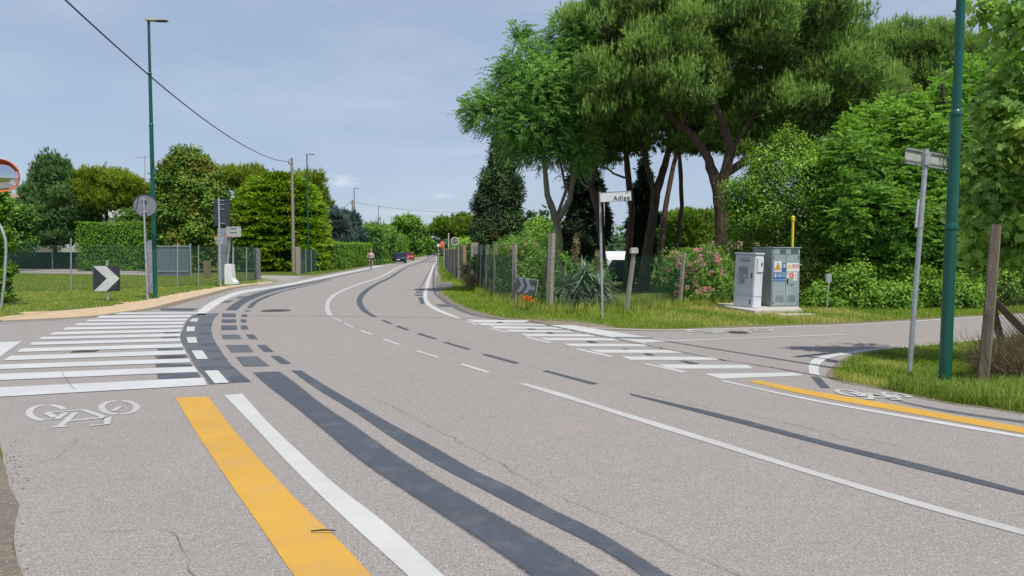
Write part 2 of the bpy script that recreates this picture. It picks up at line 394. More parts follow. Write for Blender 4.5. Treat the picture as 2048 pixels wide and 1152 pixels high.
def line(name, pts, w, mat, parent, z=.008, e=.01, ext=0, extstart=0, world=False):
    P = np.array(pts if world else gp(pts, 0, z))[:, :2]
    t = np.gradient(P, axis=0); t /= np.maximum(np.linalg.norm(t, axis=1)[:, None], 1e-6); nrm = np.c_[-t[:, 1], t[:, 0]]
    return ribbon_mesh(name, P + nrm*w/2, P - nrm*w/2, mat, parent, z, e, True, ext, extstart)
def flat(name, poly, z, mat, parent=None, edge_noise=0, seed=1):
    """flat polygon sheet from world xy points"""
    P = [np.array(p[:2], float) for p in poly]; r = np.random.default_rng(seed)
    if edge_noise:
        Q = []
        for i in range(len(P)):
            a, b = P[i], P[(i+1) % len(P)]; ln = np.linalg.norm(b-a)
            k = int(min(60, max(1, ln/.35))) if ln < 30 else 1; nn = np.array([-(b-a)[1], (b-a)[0]])/max(ln, 1e-6)
            for j in range(k): Q.append(a+(b-a)*j/k + (nn*r.normal(0, edge_noise) if j else 0))
        P = Q
    bm = bmesh.new(); vs_ = [bm.verts.new((p[0], p[1], z)) for p in P]
    f = bm.faces.new(vs_); bm.normal_update()
    if f.normal.z < 0: f.normal_flip()
    bmesh.ops.triangulate(bm, faces=bm.faces[:])
    me = bpy.data.meshes.new(name); bm.to_mesh(me); bm.free(); return link_mesh(name, me, mat, parent)

# ground sheet
def groundmat():
    m, n, l, b = nt('grassy_ground')
    a = noise(n, l, .35, 6, .6); c = noise(n, l, 7, 6, .7); d = noise(n, l, 60, 3, .7)
    col = mixc(n, l, mrange(n, l, a.outputs['Fac'], .35, .65), (.085, .145, .022), (.13, .17, .035))
    col = mixc(n, l, mrange(n, l, c.outputs['Fac'], .4, .7), col, (.17, .155, .06))
    col = mixc(n, l, mrange(n, l, d.outputs['Fac'], .45, .7, 0, .6), col, (.05, .075, .015))
    l.new(col, b.inputs['Base Color']); b.inputs['Roughness'].default_value = 1; b.inputs['Specular IOR Level'].default_value = .05
    bump(n, l, d.outputs['Fac'], b, .6, .03); return m
M_GROUND = groundmat()
def dirtmat(name, c1, c2, s=30):
    m, n, l, b = nt(name)
    a = noise(n, l, s, 5, .7); c = noise(n, l, 2.5, 5, .6); f = noise(n, l, 140, 2, .8)
    col = mixc(n, l, mrange(n, l, a.outputs['Fac'], .35, .65), c1, c2)
    col = mixc(n, l, mrange(n, l, c.outputs['Fac'], .4, .7, 0, .5), col, tuple(q*.7 for q in c1))
    col = mixc(n, l, mrange(n, l, f.outputs['Fac'], .5, .7, 0, .5), col, tuple(q*.5 for q in c2))
    l.new(col, b.inputs['Base Color']); b.inputs['Roughness'].default_value = 1
    bump(n, l, f.outputs['Fac'], b, .7, .02); return m
M_SAND = dirtmat('orange_sand', (.53, .385, .23), (.64, .48, .31))
M_DIRT = dirtmat('brown_dirt', (.22, .17, .12), (.32, .26, .19))
M_PATH = dirtmat('pinkish_tarmac_path', (.31, .28, .26), (.36, .32, .30))
M_LITTER = dirtmat('leaf_litter', (.17, .145, .12), (.27, .22, .16), 22)
g = flat('ground', [(-2500, -60), (2500, -60), (2500, 3000), (-2500, 3000)], 0, M_GROUND); g['kind'] = 'structure'

asph = [(6, -9), (.3, -.5), (-1.4, 2.2), tuple(G(40, 1152)[:2]), tuple(G(12, 1000)[:2]), tuple(G(0, 890)[:2]), (-6.3, 8), (-10, 9.6), (-40, 11.5), (-40, 16.5), (-12.2, 15.6)]
leftedge = [(0, 643), (109, 638), (187, 633), (256, 624), (312, 616), (359, 604), (422, 588), (469, 575.6), (515, 569), (547, 564), (575, 559),
            (600, 556), (650, 548.5), (700, 539.5), (735, 532.5), (780, 523.5), (830, 513.5), (860, 507.5)]
rightedge = [(874, 507.5), (874, 520), (874, 534), (878, 551), (877, 566), (880, 577), (886, 590), (905, 605), (933, 618.5), (962, 627), (1000, 636), (1040, 640),
             (1085, 646), (1160, 656), (1240, 659.5), (1340, 661), (1463, 654.5), (1716, 646), (1963, 631.5), (2048, 627)]
asph += [G(*p) for p in leftedge] + [G(*p) for p in rightedge] + [(45, 31), (45, 26.5)]
island = [(2048, 671), (1959, 681), (1884, 689), (1814, 696), (1764, 702), (1714, 711), (1687, 724), (1668, 743), (1663, 754), (1687, 765), (1753, 776),
          (1819, 791), (1906, 808), (1983, 817), (2048, 829)]
asph += [G(*p) for p in island] + [(8, 2.6), (16, -9)]
road = flat('road', asph, .004, M_ASPH, None, .012); road['kind'] = 'structure'
o = flat('path', [G(*p) for p in ((-500, 534), (0, 534.5), (200, 539), (300, 543), (300, 551), (150, 548), (0, 545.5), (-500, 545))], .006, M_PATH, None, .02); o['kind'] = 'structure'
o = flat('driveway', [G(*p) for p in ((513, 566), (560, 562), (600, 556.2), (640, 550.5), (600, 552), (560, 551.5), (516, 551))], .0055, M_PATH, None, .02); o['kind'] = 'structure'
o = flat('farm_track', [G(*p) for p in ((876, 566), (905, 565), (960, 563), (960, 571), (915, 576), (881, 579))], .0055, M_DIRT, None, .03); o['kind'] = 'structure'
sandU = [(0, 637), (19, 632), (50, 624), (109, 622.5), (187, 616), (250, 607), (297, 599), (337, 591), (406, 579), (462, 571), (547, 563)]
sandL = [(547, 565), (515, 569.6), (469, 576.4), (422, 589), (359, 605), (312, 617), (256, 625), (187, 634), (109, 639), (0, 644)]
o = flat('sand_verge', [G(*p) for p in sandU + sandL], .0075, M_SAND, None, .10, 3); o['kind'] = 'structure'
o = flat('dirt_patch', [G(*p) for p in ((1040, 640), (1085, 636), (1150, 640), (1200, 648), (1240, 657), (1160, 655), (1085, 645.5))], .0065, M_DIRT, None, .03); o['kind'] = 'structure'
o = flat('leaf_litter_edge', [(.25, -.6), (-1.35, 2.2), G(46, 1152), G(30, 1050), G(20, 980), G(2, 915), (-7, 8), (-6, 4), (-3, 0)], .007, M_LITTER, None, .05); o['kind'] = 'structure'

Z1, Z2 = .008, .012
M_EDGE = roadpaint('roadside_dirt', (.20, .165, .115), 1.3, .3, (.26, .2, .13), 6)
def edgeband(name, px, w0, w1, z=.0062):
    P = np.array([G(*p) for p in px])[:, :2]; t = np.gradient(P, axis=0); t /= np.linalg.norm(t, axis=1)[:, None]; nr = np.c_[-t[:, 1], t[:, 0]]
    return ribbon_mesh(name, P+nr*w0, P-nr*w1, M_EDGE, road, z, .16, False)
edgeband('dirt_edge', rightedge[3:], .22, .22); edgeband('dirt_edge', island, .10, .09); edgeband('dirt_edge', leftedge[11:], .3, .25)
edgeband('dirt_edge', [(0, 643), (109, 638), (187, 633), (256, 624), (312, 616), (359, 604), (422, 588), (469, 575.6), (515, 569)], .22, .3, .0078)
# --- left crossing
stripes = [((243,624.6),(393,624.8),(392,627.6),(225,628.2)), ((199,631.2),(385,629.8),(380,634.5),(192,636)), ((177,639),(376,637),(372,641.5),(170,643)),
 ((155,646.4),(371,643.6),(367,648),(147,651)), ((132,654.6),(367,650.5),(365,655),(124,659.6)), ((107,664),(364,658),(362,663.5),(98,669.6)),
 ((84,673.8),(361.4,666.7),(360.5,672.5),(75,679)), ((64,684.4),(361,676),(362.5,682.5),(58,690)), ((42,696.6),(364.7,687.5),(366.7,694.6),(33,704)),
 ((20,711.6),(369.7,700),(373.3,708.3),(5,721)), ((-25,729.4),(379,716.6),(382.4,724.5),(-45,740)), ((-60,749.4),(388.8,733),(397,743.6),(-90,764)),
 ((-130,780.5),(407.8,755),(414.8,770),(-170,803))]
for q in stripes: quad('crosswalk_stripe', q, M_WHITE, road, Z2)
def z4(pts): return [(280+x/6.023, 600+y/6.023) for x, y in pts]
strip('cover_paint_patch', [(396,627),(383,631.5),(376,639),(370,646.5),(364,660),(359.7,670),(361.4,683),(373,703),(380,716),(388,731),(396,743),(406,754),(415,769.5)],
      [(441,626),(430,636.5),(427,643),(425,650),(424.5,663),(429.5,680),(439,694.6),(451,713),(464,729.5),(471,735),(479,741),(492.5,753),(507.5,763.5)], M_BLK2, road, Z1, .05)
for q in ([(705,290),(880,285),(870,312),(700,315)], [(700,385),(870,385),(880,412),(702,412)], [(705,520),(920,515),(940,545),(715,548)],
          [(780,600),(975,590),(1000,625),(800,630)], [(840,690),(1045,682),(1070,715),(862,722)], [(700,795),(1125,790),(1185,832),(740,845)], [(1060,920),(1270,915),(1350,985),(1100,990)]):
    quad('cover_paint_patch', z4(q), M_BLK, road, .010, .05)
for q in ([(170,765),(640,765),(652,798),(165,812)], [(180,888),(720,872),(752,932),(190,958)], [(160,665),(580,660),(600,698),(170,705)], [(190,583),(530,579),(545,598),(190,612)],
          [(240,447),(480,442),(482,456),(240,462)], [(280,390),(490,385),(488,398),(270,402)]):
    quad('cover_paint_patch', z4(q), M_BLK2 if q[0][1] < 700 and q[0][1] > 600 else M_BLK, road, Z1, .06)
for q in ([(622,218),(716,218),(690,262),(590,262)], [(562,320),(668,320),(660,375),(555,378)], [(555,447),(680,445),(695,515),(575,517)],
          [(615,607),(755,605),(828,710),(680,712)], [(770,850),(945,845),(1080,995),(895,1005)]):
    quad('lane_dash', z4(q), M_WHITE2 if q[0][1] > 300 else M_WORN, road, .016)
A = [[(980,160),(1165,160),(1165,207),(975,207)], [(975,230),(1170,230),(1170,275),(970,275)], [(965,303),(1180,303),(1185,360),(960,365)],
     [(965,415),(1205,413),(1245,470),(985,475)], [(1010,540),(1310,535),(1395,630),(1080,635)], [(1130,680),(1430,675),(1590,798),(1230,805)],
     [(1260,120),(1345,120),(1330,140),(1240,140)], [(1215,172),(1305,172),(1300,205),(1210,205)], [(1200,232),(1298,232),(1295,272),(1200,272)],
     [(1200,303),(1300,303),(1325,355),(1200,355)], [(1255,413),(1385,413),(1440,475),(1310,475)], [(1385,540),(1530,538),(1635,625),(1480,628)], [(1545,670),(1700,668),(1848,768),(1680,773)]]
for i, q in enumerate(A): quad('cover_paint_patch', z4(q), M_BLK2 if i in (5, 4, 3, 6) else M_BLK, road, Z1, .06)
quad('cover_paint_patch', [(323,616.3),(398,616.3),(386,622.2),(316.5,620.8)], M_BLK, road, Z1, .05)
quad('give_way_triangle', [(-60,687),(45,682),(0,713),(-60,755)], M_WHITE, road, Z1)
line('edge_line', [(-60,651),(0,646.6),(60,641.5),(120,639.6)], .10, M_WORN, road, Z2)
# --- black bands and lines near
strip('cover_paint_band', [(498.7,744),(531,773.7),(579,811),(644,865),(708,919),(783,972),(864,1026),(944.5,1080),(998,1117),(1046.5,1152)],
      [(563,741.5),(601,768),(649,806),(719,851.6),(783,897),(864,948),(944.5,994),(1025,1039.5),(1105.6,1085),(1213,1149.7)], M_BLK, road, Z1, .085, 5)
strip('cover_paint_band', [(576.6,740.4),(633,779),(703,822),(783,876),(864,927),(944.5,970),(1025,1013),(1105.6,1053),(1186,1096),(1272,1152)],
      [(606,739),(649,768),(719,808.6),(783,846),(864,889),(944.5,935),(1025,972.4),(1105.6,1015),(1213,1066),(1352.6,1149.7)], M_BLK, road, Z1, .07, 5)
strip('yellow_line', [(348,795),(396.7,876),(450.4,956),(509.5,1042),(584.6,1152)], [(418,792.5),(461,849),(525.6,924),(600.8,1004.6),(676,1074.5),(748.4,1152)], M_YEL, road, Z1, .02, 4)
strip('edge_line', [(447.7,790),(504,849),(568.5,918.7),(649,999),(724,1069),(815.6,1152)], [(485,787),(536,843.5),(600.8,905),(676,972.4),(767,1042),(890.8,1152)], M_WHITE2, road, Z1, .008, 4)
strip('centre_line', [(1052,766),(1120,784.6),(1200,810),(1300,840),(1407,872.5),(1614,936.7),(1821,996.7),(2048,1058)],
      [(1036,767.5),(1105,789),(1190,815),(1290,847),(1407,883),(1614,947),(1821,1009),(2048,1071)], M_WORN, road, Z1, .012, 6)
strip('cover_paint_band', [(1257,785.6),(1448,829),(1655.5,883),(1862.5,932.5),(2048,981)], [(1262,790),(1448,838.5),(1655.5,893),(1862.5,945),(2048,990.5)], M_BLK, road, Z1, .02, 6)
strip('edge_line', [(1444,760),(1614,796),(1821,832),(2048,870.4)], [(1446,763),(1614,799.6),(1821,837.5),(2048,876)], M_WHITE, road, Z1, .01, 6)
strip('yellow_line', [(1519,760.7),(1614,779),(1821,814.5),(2048,854)], [(1490,761.5),(1614,789.7),(1821,827),(2048,867)], M_YEL, road, Z1, .02, 6)
strip('cover_paint_band', [(1700,777),(1788,799),(1904,820.7),(2048,841)], [(1705,778.5),(1800,804),(1904,825.5),(2048,846.5)], M_BLK2, road, .0075, .02, 6)
quad('cover_paint_patch', [(1618,752),(1641,753),(1664,776.4),(1639,776.4)], M_BLK, road, Z1, .04)
# --- dashes of the centre line
for q in ([(664,635),(668,634),(683,641),(679,642)], [(686,647),(691,646),(709,654),(704,655)], [(717,661.5),(724,660.4),(748,668.6),(741,669.8)], [(763,679),(771,678),(804,688.6),(796,689.8)],
          [(829,702),(838,700.8),(883,714.4),(873,715.8)], [(917,728.5),(927,727),(984,744),(972,746)]): quad('centre_dash', q, M_WORN, road, Z1)
for q in ([(761,640),(768,639),(787,647),(778,648)], [(790,652.5),(798,651),(821,659.6),(812,661)], [(832,667.6),(841,666),(877,677),(867,678.6)], [(885,684.8),(893,683.4),(944,698),(934,699.6)],
          [(962,709),(971,707),(1041,725.5),(1029,727.6)], [(1083,742),(1094,740),(1199,767),(1185,769.6)]): quad('cover_paint_dash', q, M_BLK, road, Z1, .025)
# --- lines into the distance
strip('centre_line', [(655.6,631),(651,622),(650,612),(655,598),(674,584),(714,568),(763,551),(808,529),(850,515),(866,509)],
      [(667,631),(662,623),(659,612),(665,598),(683,584),(723,568),(769,551.4),(811.5,529.6),(852,515.6),(867.4,509)], M_WORN, road, Z1, .02)
strip('cover_paint_band', [(746,634),(726,624),(715,612),(713,598),(723,584),(748,568),(777,554.6),(813.5,534),(852,520),(868,511)],
      [(757,634),(741,625),(729,612),(726,598),(736,584),(758,568),(785,554.6),(818,534),(854,520.4),(869.4,511)], M_BLK, road, Z1, .04)
strip('edge_line', [(389,629.6),(403,616),(425,602),(450,591),(475,583),(503,578),(537.5,573.6),(581,566),(612.5,559.4),(659,550.6),(700,542.3),(740,534.8),(790,524.3),(830,515.6),(861,508.6)],
      [(409,630),(425,617.5),(440.6,606.6),(462.5,594.4),(487.5,586.4),(519,580.4),(547,576),(585,570),(616,563),(662,553.6),(702,545),(742,537.2),(791,526),(831,516.8),(861.6,509.2)], M_WHITE2, road, Z1, .02)
strip('cover_paint_band', [(448,620.6),(468,606),(490,594),(512,586),(540,578.6),(575,572),(620,564),(660,556),(700,547.6),(745,538.6)],
      [(475,620.6),(487,609),(505,599),(530,589),(560,579.8),(600,571),(640,562.6),(680,553),(712,546.4),(748,538.6)], M_BLK, road, .0075, .05)
strip('cover_paint_band', [(492,616),(503,605),(520,596),(550,585.6),(590,575),(620,568.6),(660,559.4)], [(505,616),(517,604),(537,594),(565,583.6),(600,575),(630,568),(664,559.6)], M_BLK, road, .0085, .04)
quad('cover_paint_patch', [(449,601),(470,600),(458,606),(440,606)], M_BLK2, road, Z1, .05); quad('cover_paint_patch', [(476,592.6),(498,592),(482,597),(468,597)], M_BLK2, road, Z1, .05)
strip('edge_line', [(873,509),(872,520),(866.7,529),(857,551),(851,570.5),(846.5,590),(849,604),(860,615),(880,624.6),(915,637.4)],
      [(874.5,509),(874,520),(870.6,529),(863,551),(858,570.5),(854.5,590),(857.5,603),(870,613.5),(889,623),(924,637)], M_WHITE2, road, Z1, .015)
strip('cover_paint_band', [(875.6,515),(868.5,529),(864.6,557),(866,582),(873,593),(891,607),(912,619),(950,632),(1000,639.6),(1050,645.5)],
      [(877,515),(872,529),(869.5,557),(872,582),(881,593),(901,607),(924,619),(962,631),(1008,638.6),(1054,644.5)], M_BLK2, road, .0075, .03)
strip('cover_paint_band', [(862,535),(854,549),(843,568),(838,576)], [(865,535),(857,549),(847,568),(842,576)], M_BLK2, road, .0075, .04)
for q in ([(829,577.5),(845,577),(845,580),(829,580)], [(831,583),(845,583),(846,586.5),(831,586)], [(829,588.6),(846,588.6),(847,592),(829,591.6)], [(836,594.5),(847,594.5),(850,608),(840,607.6)]):
    quad('cover_paint_patch', q, M_BLK, road, .0075, .04)
quad('cover_paint_patch', [(869,608),(908,608),(922,613.5),(878,613.5)], M_BLK2, road, .0095, .05)
quad('cover_paint_patch', [(880,567),(915,568),(915,573),(872,573)], M_BLK2, road, .0095, .08)  # dark strip across the road at the track mouth
# --- right crossing
def zr(pts): return [(880+x/3.303, 600+y/3.303) for x, y in pts]
for q in ([(170,128),(590,134),(560,149),(225,148)], [(240,152),(700,160),(740,168),(280,166)], [(320,170),(790,180),(830,192),(370,188)], [(420,195),(850,202),(905,213),(470,211)],
          [(525,222),(980,226),(1040,241),(575,240)], [(650,250),(1130,252),(1200,268),(710,267)], [(810,288),(1350,290),(1400,307),(870,306)], [(980,327),(1560,330),(1625,350),(1060,349)],
          [(1190,372),(1790,376),(1870,396),(1260,396)], [(1430,424),(2035,428),(2075,453),(1520,454)], [(1740,487),(2330,478),(2420,498),(1850,520)]):
    quad('crosswalk_stripe', zr(q), M_WHITE2, road, Z1)
for q in ([(160,139),(180,138),(252,163),(232,163)], [(322,186),(345,185),(467,214),(435,215)], [(555,243),(585,242),(748,282),(712,284)], [(890,324),(925,322),(1155,372),(1115,375)],
          [(1335,420),(1370,418),(1642,476),(1595,479)]): quad('lane_dash', zr(q), M_WHITE, road, Z1)
quad('stop_line', [(1098,650),(1146,650),(1345,682),(1283,686)], M_WHITE2, road, Z1)
line('centre_line', [(1290,684.5),(1343,682),(1500,676),(1691,668.7)], .09, M_WHITE, road, .0095)
line('edge_line', [(1180,655.3),(1240,657.5),(1340,659.5),(1463,656.6),(1600,652.4),(1716,648.4),(1850,640.6),(1963,633.4),(2048,629)], .12, M_WHITE2, road, Z1, ext=25)
strip('edge_line', [(1617.5,748),(1617.5,729.7),(1628.4,716.6),(1654.7,709),(1692,704),(1742,698),(1814,691.5),(1884,685.4),(1959,677.5),(2048,668)],
      [(1640.5,752),(1638,736),(1646,723),(1665.6,714.4),(1698,708),(1742,701),(1814,694.5),(1884,687.8),(1959,679.8),(2048,670)], M_WHITE2, road, Z1, .015, 22)
for q in ([(370,143),(420,144),(415,150),(375,150)], [(570,186),(630,188),(640,195),(580,194)], [(690,212),(740,213),(770,221),(715,221)], [(955,268),(1010,270),(1055,283),(990,283)],
          [(1195,320),(1245,321),(1250,326),(1200,326)], [(1330,351),(1380,352),(1430,365),(1370,365)], [(1565,399),(1640,402),(1730,421),(1650,423)]): quad('cover_paint_patch', zr(q), M_BLK, road, .0105, .03)
# cracks, joints
def crack(pts, w=.012, jit=.02, ext=0, seed=0, name='road_crack'):
    w = w*.55 if w < .02 else w
    r = np.random.default_rng(seed); P = np.array(gp(pts, ext))[:, :2]; out = []
    for a, b in zip(P[:-1], P[1:]):
        k = max(2, int(np.linalg.norm(b-a)/.09)); k = min(k, 120)
        for j in range(k): out.append(a+(b-a)*j/k + r.normal(0, jit, 2))
    out.append(P[-1]); out = np.array(out)
    t = np.gradient(out, axis=0); t /= np.maximum(np.linalg.norm(t, axis=1)[:, None], 1e-6); nr = np.c_[-t[:, 1], t[:, 0]]
    ww = (w/2*r.uniform(.3, 1.3, len(out)))[:, None]
    V = np.c_[np.vstack([out+nr*ww, out-nr*ww]), np.full(2*len(out), .0145)]; n = len(out)
    I = [(i, i+1, n+i+1, n+i) for i in range(n-1)]
    return np_mesh(name, V, 4, I, M_TAR if w > .02 else M_CRK, road)
crack([(505,631),(600,632.2),(700,633),(900,636),(1030,640.5)], .035, .002, seed=2, name='road_joint')
crack([(1060,642),(1120,656),(1180,668),(1300,692),(1440,719.6),(1520,731),(1640,752),(1690,762)], .03, .006, seed=3)
crack([(668,766),(760,765),(870,758),(960,756.5),(1100,755)], .008, .012, seed=4)
crack([(750,798),(790,815),(880,862),(960,905),(1000,930),(1100,985),(1230,1037),(1290,1066),(1400,1116),(1480,1150)], .008, .012, 2, seed=5)
crack([(1260,778),(1330,796),(1420,815),(1540,838),(1650,865),(1700,880)], .009, .02, seed=6)
crack([(1745,880),(1810,893)], .012, .012, seed=8); crack([(1930,920),(2048,945)], .008, .02, seed=9)
crack([(0,940),(60,930),(110,920),(150,888),(156,878)], .006, .01, seed=10); crack([(200,1066),(280,1058),(340,1060),(372,1112),(390,1152)], .007, .012, 1, seed=11)
crack([(123,745),(135,762),(150,780)], .012, .01, seed=12); crack([(1190,767),(1300,770),(1380,768),(1395,772)], .008, .02, seed=13)
crack([(250,955),(300,957)], .005, .01, seed=14); crack([(945,702),(1010,716),(1085,738)], .009, .012, seed=15)
# bicycle symbols
def bikesym(name, cv, mat, z=Z1, w=.075):
    def sub(mb, P):
        P = np.array(P)[:, :2]; t = np.gradient(P, axis=0); t /= np.maximum(np.linalg.norm(t, axis=1)[:, None], 1e-6); nr = np.c_[-t[:, 1], t[:, 0]]*w/2
        b = len(mb[0]); n = len(P)
        for q in P+nr: mb[0].append((q[0], q[1], z+.0002*len(mb[2])))
        for q in P-nr: mb[0].append((q[0], q[1], z+.0002*len(mb[2])))
        for i in range(n-1): mb[1].append((b+i, b+i+1, b+n+i+1, b+n+i))
        mb[2].append(1)
    mb = ([], [], [])
    for cx, cy, rx, ry, a0, a1 in ((390,850,150,63,100,268), (390,850,150,63,278,335), (980,807,145,56,95,262), (980,807,145,56,-82,85)):
        sub(mb, [G(*cv(cx+rx*math.cos(R_(a)), cy+ry*math.sin(R_(a)))) for a in np.linspace(a0, a1, 24)])
    for pl in ([(385,850),(690,825)], [(690,828),(850,885)], [(540,922),(905,885)], [(425,970),(555,963)], [(490,968),(560,905),(620,850)],
               [(400,905),(465,905),(545,850)], [(385,850),(450,890)], [(735,960),(880,945),(890,885),(820,900)], [(930,840),(990,800)]):
        sub(mb, [G(*cv(*p)) for p in pl])
    me_o = np_mesh(name, mb[0], 4, mb[1], mat, road, tone=[1]*len(mb[0])); return me_o
bikesym('bicycle_symbol', lambda x, y: (x/4.113, 620+y/4.113), M_WORN, w=.06)
def cv2(x, y):   # on the far lane, seen almost edge on
    a, b = (x-232)/900, (y-745)/230
    return 1655+a*150+b*45, 775+a*14+b*24-a*b*8
bikesym('bicycle_symbol', cv2, M_WORN, .0115, .06)
bikesym('bicycle_symbol', lambda x, y: (1375+(x-232)/900*170, 658.5+(y-745)/230*9.5), M_FADED, .0115, .1)
def manhole(u, v, r, name='manhole_cover', square=False):
    c = G(u, v, .004); mb = MB()
    if square: mb.box((c[0], c[1], .010), (r*2, r*1.3, .012), .2)
    else: mb.lathe((c[0], c[1], .005), [(r, 0), (r, .010), (r*.93, .0102), (r*.92, .0065), (r*.86, .0065), (r*.85, .0102), (.01, .0102)], 32)
    for k in range(5):
        mb.box((c[0], c[1]-r*.5+k*r*.25, .0165), (r*.9, r*.06, .003), .2 if square else 0)
    o = mb.build(name, paint('cast_iron', (.10, .09, .08), .7, .3, .3, 30), None, True)
    return o
tag(manhole(552, 621.5, .38), 'round iron manhole cover in the road left of the curved centre line', 'manhole cover')
tag(manhole(170, 703, .17, 'drain_cover', True), 'small iron drain cover between white stripes, left one of two on the crossing', 'drain cover')
tag(manhole(343, 715, .17, 'drain_cover', True), 'small iron drain cover near the right ends of the white stripes', 'drain cover')
tag(manhole(1478, 665.5, .2), 'round manhole cover in the side road in front of the cabinets', 'manhole cover')
mb = MB(); a, b = G(622, 1062, .02), G(672, 1061, .026); m_ = (a+b)/2 + np.array([0, .004, .004])
mb.tube([a, m_, b], [.004, .005, .003], 6); tag(mb.build('twig', M_BARKD), 'short dry twig lying across the yellow line', 'twig')
# pebbles on the litter edge
r = np.random.default_rng(5); mb = MB()
for i in range(260):
    t = r.random(); x = -2.42-t*1.7 + r.normal(0, .06) - .08; y = 3.4+t*2.5 + r.normal(0, .1); s = r.uniform(.003, .009)
    mb.lathe((x, y, .006), [(s*.7, 0), (s, s*.4), (s*.5, s*.9)], 6)
tag(mb.build('gravel', paint('pebbles', (.34, .29, .23), .9, 0, .3, 40)), 'loose gravel and dry litter along the road edge at lower left', 'gravel', kind='stuff')

# ================================================================== foliage engine
def unit(a): return a / np.maximum(np.linalg.norm(a, axis=-1, keepdims=True), 1e-9)
def sphere(n, r): return unit(r.normal(size=(n, 3)))
def rhombi(P, D, L, Wd, r, N=None):
    """leaf blades; with N given the blade lies across N (faces outward) and D only sets where its tip leans"""
    n = len(P)
    if N is not None:
        N = unit(N + r.normal(size=(n, 3))*.45); D = unit(unit(np.cross(N, r.normal(size=(n, 3)))) + D*.35 - N*.1); S = unit(np.cross(N, D))
    else: S = unit(np.cross(D, r.normal(size=(n, 3))))
    L = np.asarray(L).reshape(-1, 1); Wd = np.asarray(Wd).reshape(-1, 1)
    mid = P + D*L*.45
    V = np.stack([P, mid+S*Wd*.5, P+D*L, mid-S*Wd*.5], 1).reshape(-1, 3)
    return V, np.arange(4*n).reshape(-1, 4)
def blades(P, D, L, Wd, r):
    n = len(P); S = unit(np.cross(D, r.normal(size=(n, 3)))); L = np.asarray(L).reshape(-1, 1); Wd = np.asarray(Wd).reshape(-1, 1)
    V = np.stack([P-S*Wd*.5, P+S*Wd*.5, P+D*L], 1).reshape(-1, 3)
    return V, np.arange(3*n).reshape(-1, 3)
def lobe_pts(lobes, n, r, shell=(.72, 1.0), zmin=-1., lump=.16, zmax=1., ids=False):
    """points on lumpy ellipsoid shells, not inside a neighbouring lobe"""
    lb = np.array(lobes, float); ar = (lb[:, 3]*lb[:, 4]*lb[:, 5])**(2/3); k = r.choice(len(lb), n*2, p=ar/ar.sum())
    d = sphere(n*2, r); ok = (d[:, 2] > zmin) & (d[:, 2] < zmax); k = k[ok]; d = d[ok]
    ph = k*1.7
    f = 1 + lump*(np.sin(d[:, 0]*5.1+ph)*np.cos(d[:, 1]*4.3+ph*2)+.6*np.sin(d[:, 2]*7+d[:, 0]*6+ph)+.5*np.sin(d[:, 1]*11+ph*3)*np.cos(d[:, 0]*9))
    c = lb[k, :3]; rad = lb[k, 3:]; s = r.uniform(shell[0], shell[1], len(k))*f
    P = c + d*rad*s[:, None]
    keep = np.ones(len(P), bool)
    for j in range(len(lb)):
        q = (P-lb[j, :3])/lb[j, 3:]; keep &= (k == j) | (np.linalg.norm(q, axis=1) > .82)
    P = P[keep]; d = d[keep]
    if ids: return P[:n], unit(d[:n]), k[keep][:n]
    return P[:n], unit(d[:n]/np.maximum(rad[keep][:n], 1e-3)*rad[keep][:n].mean())
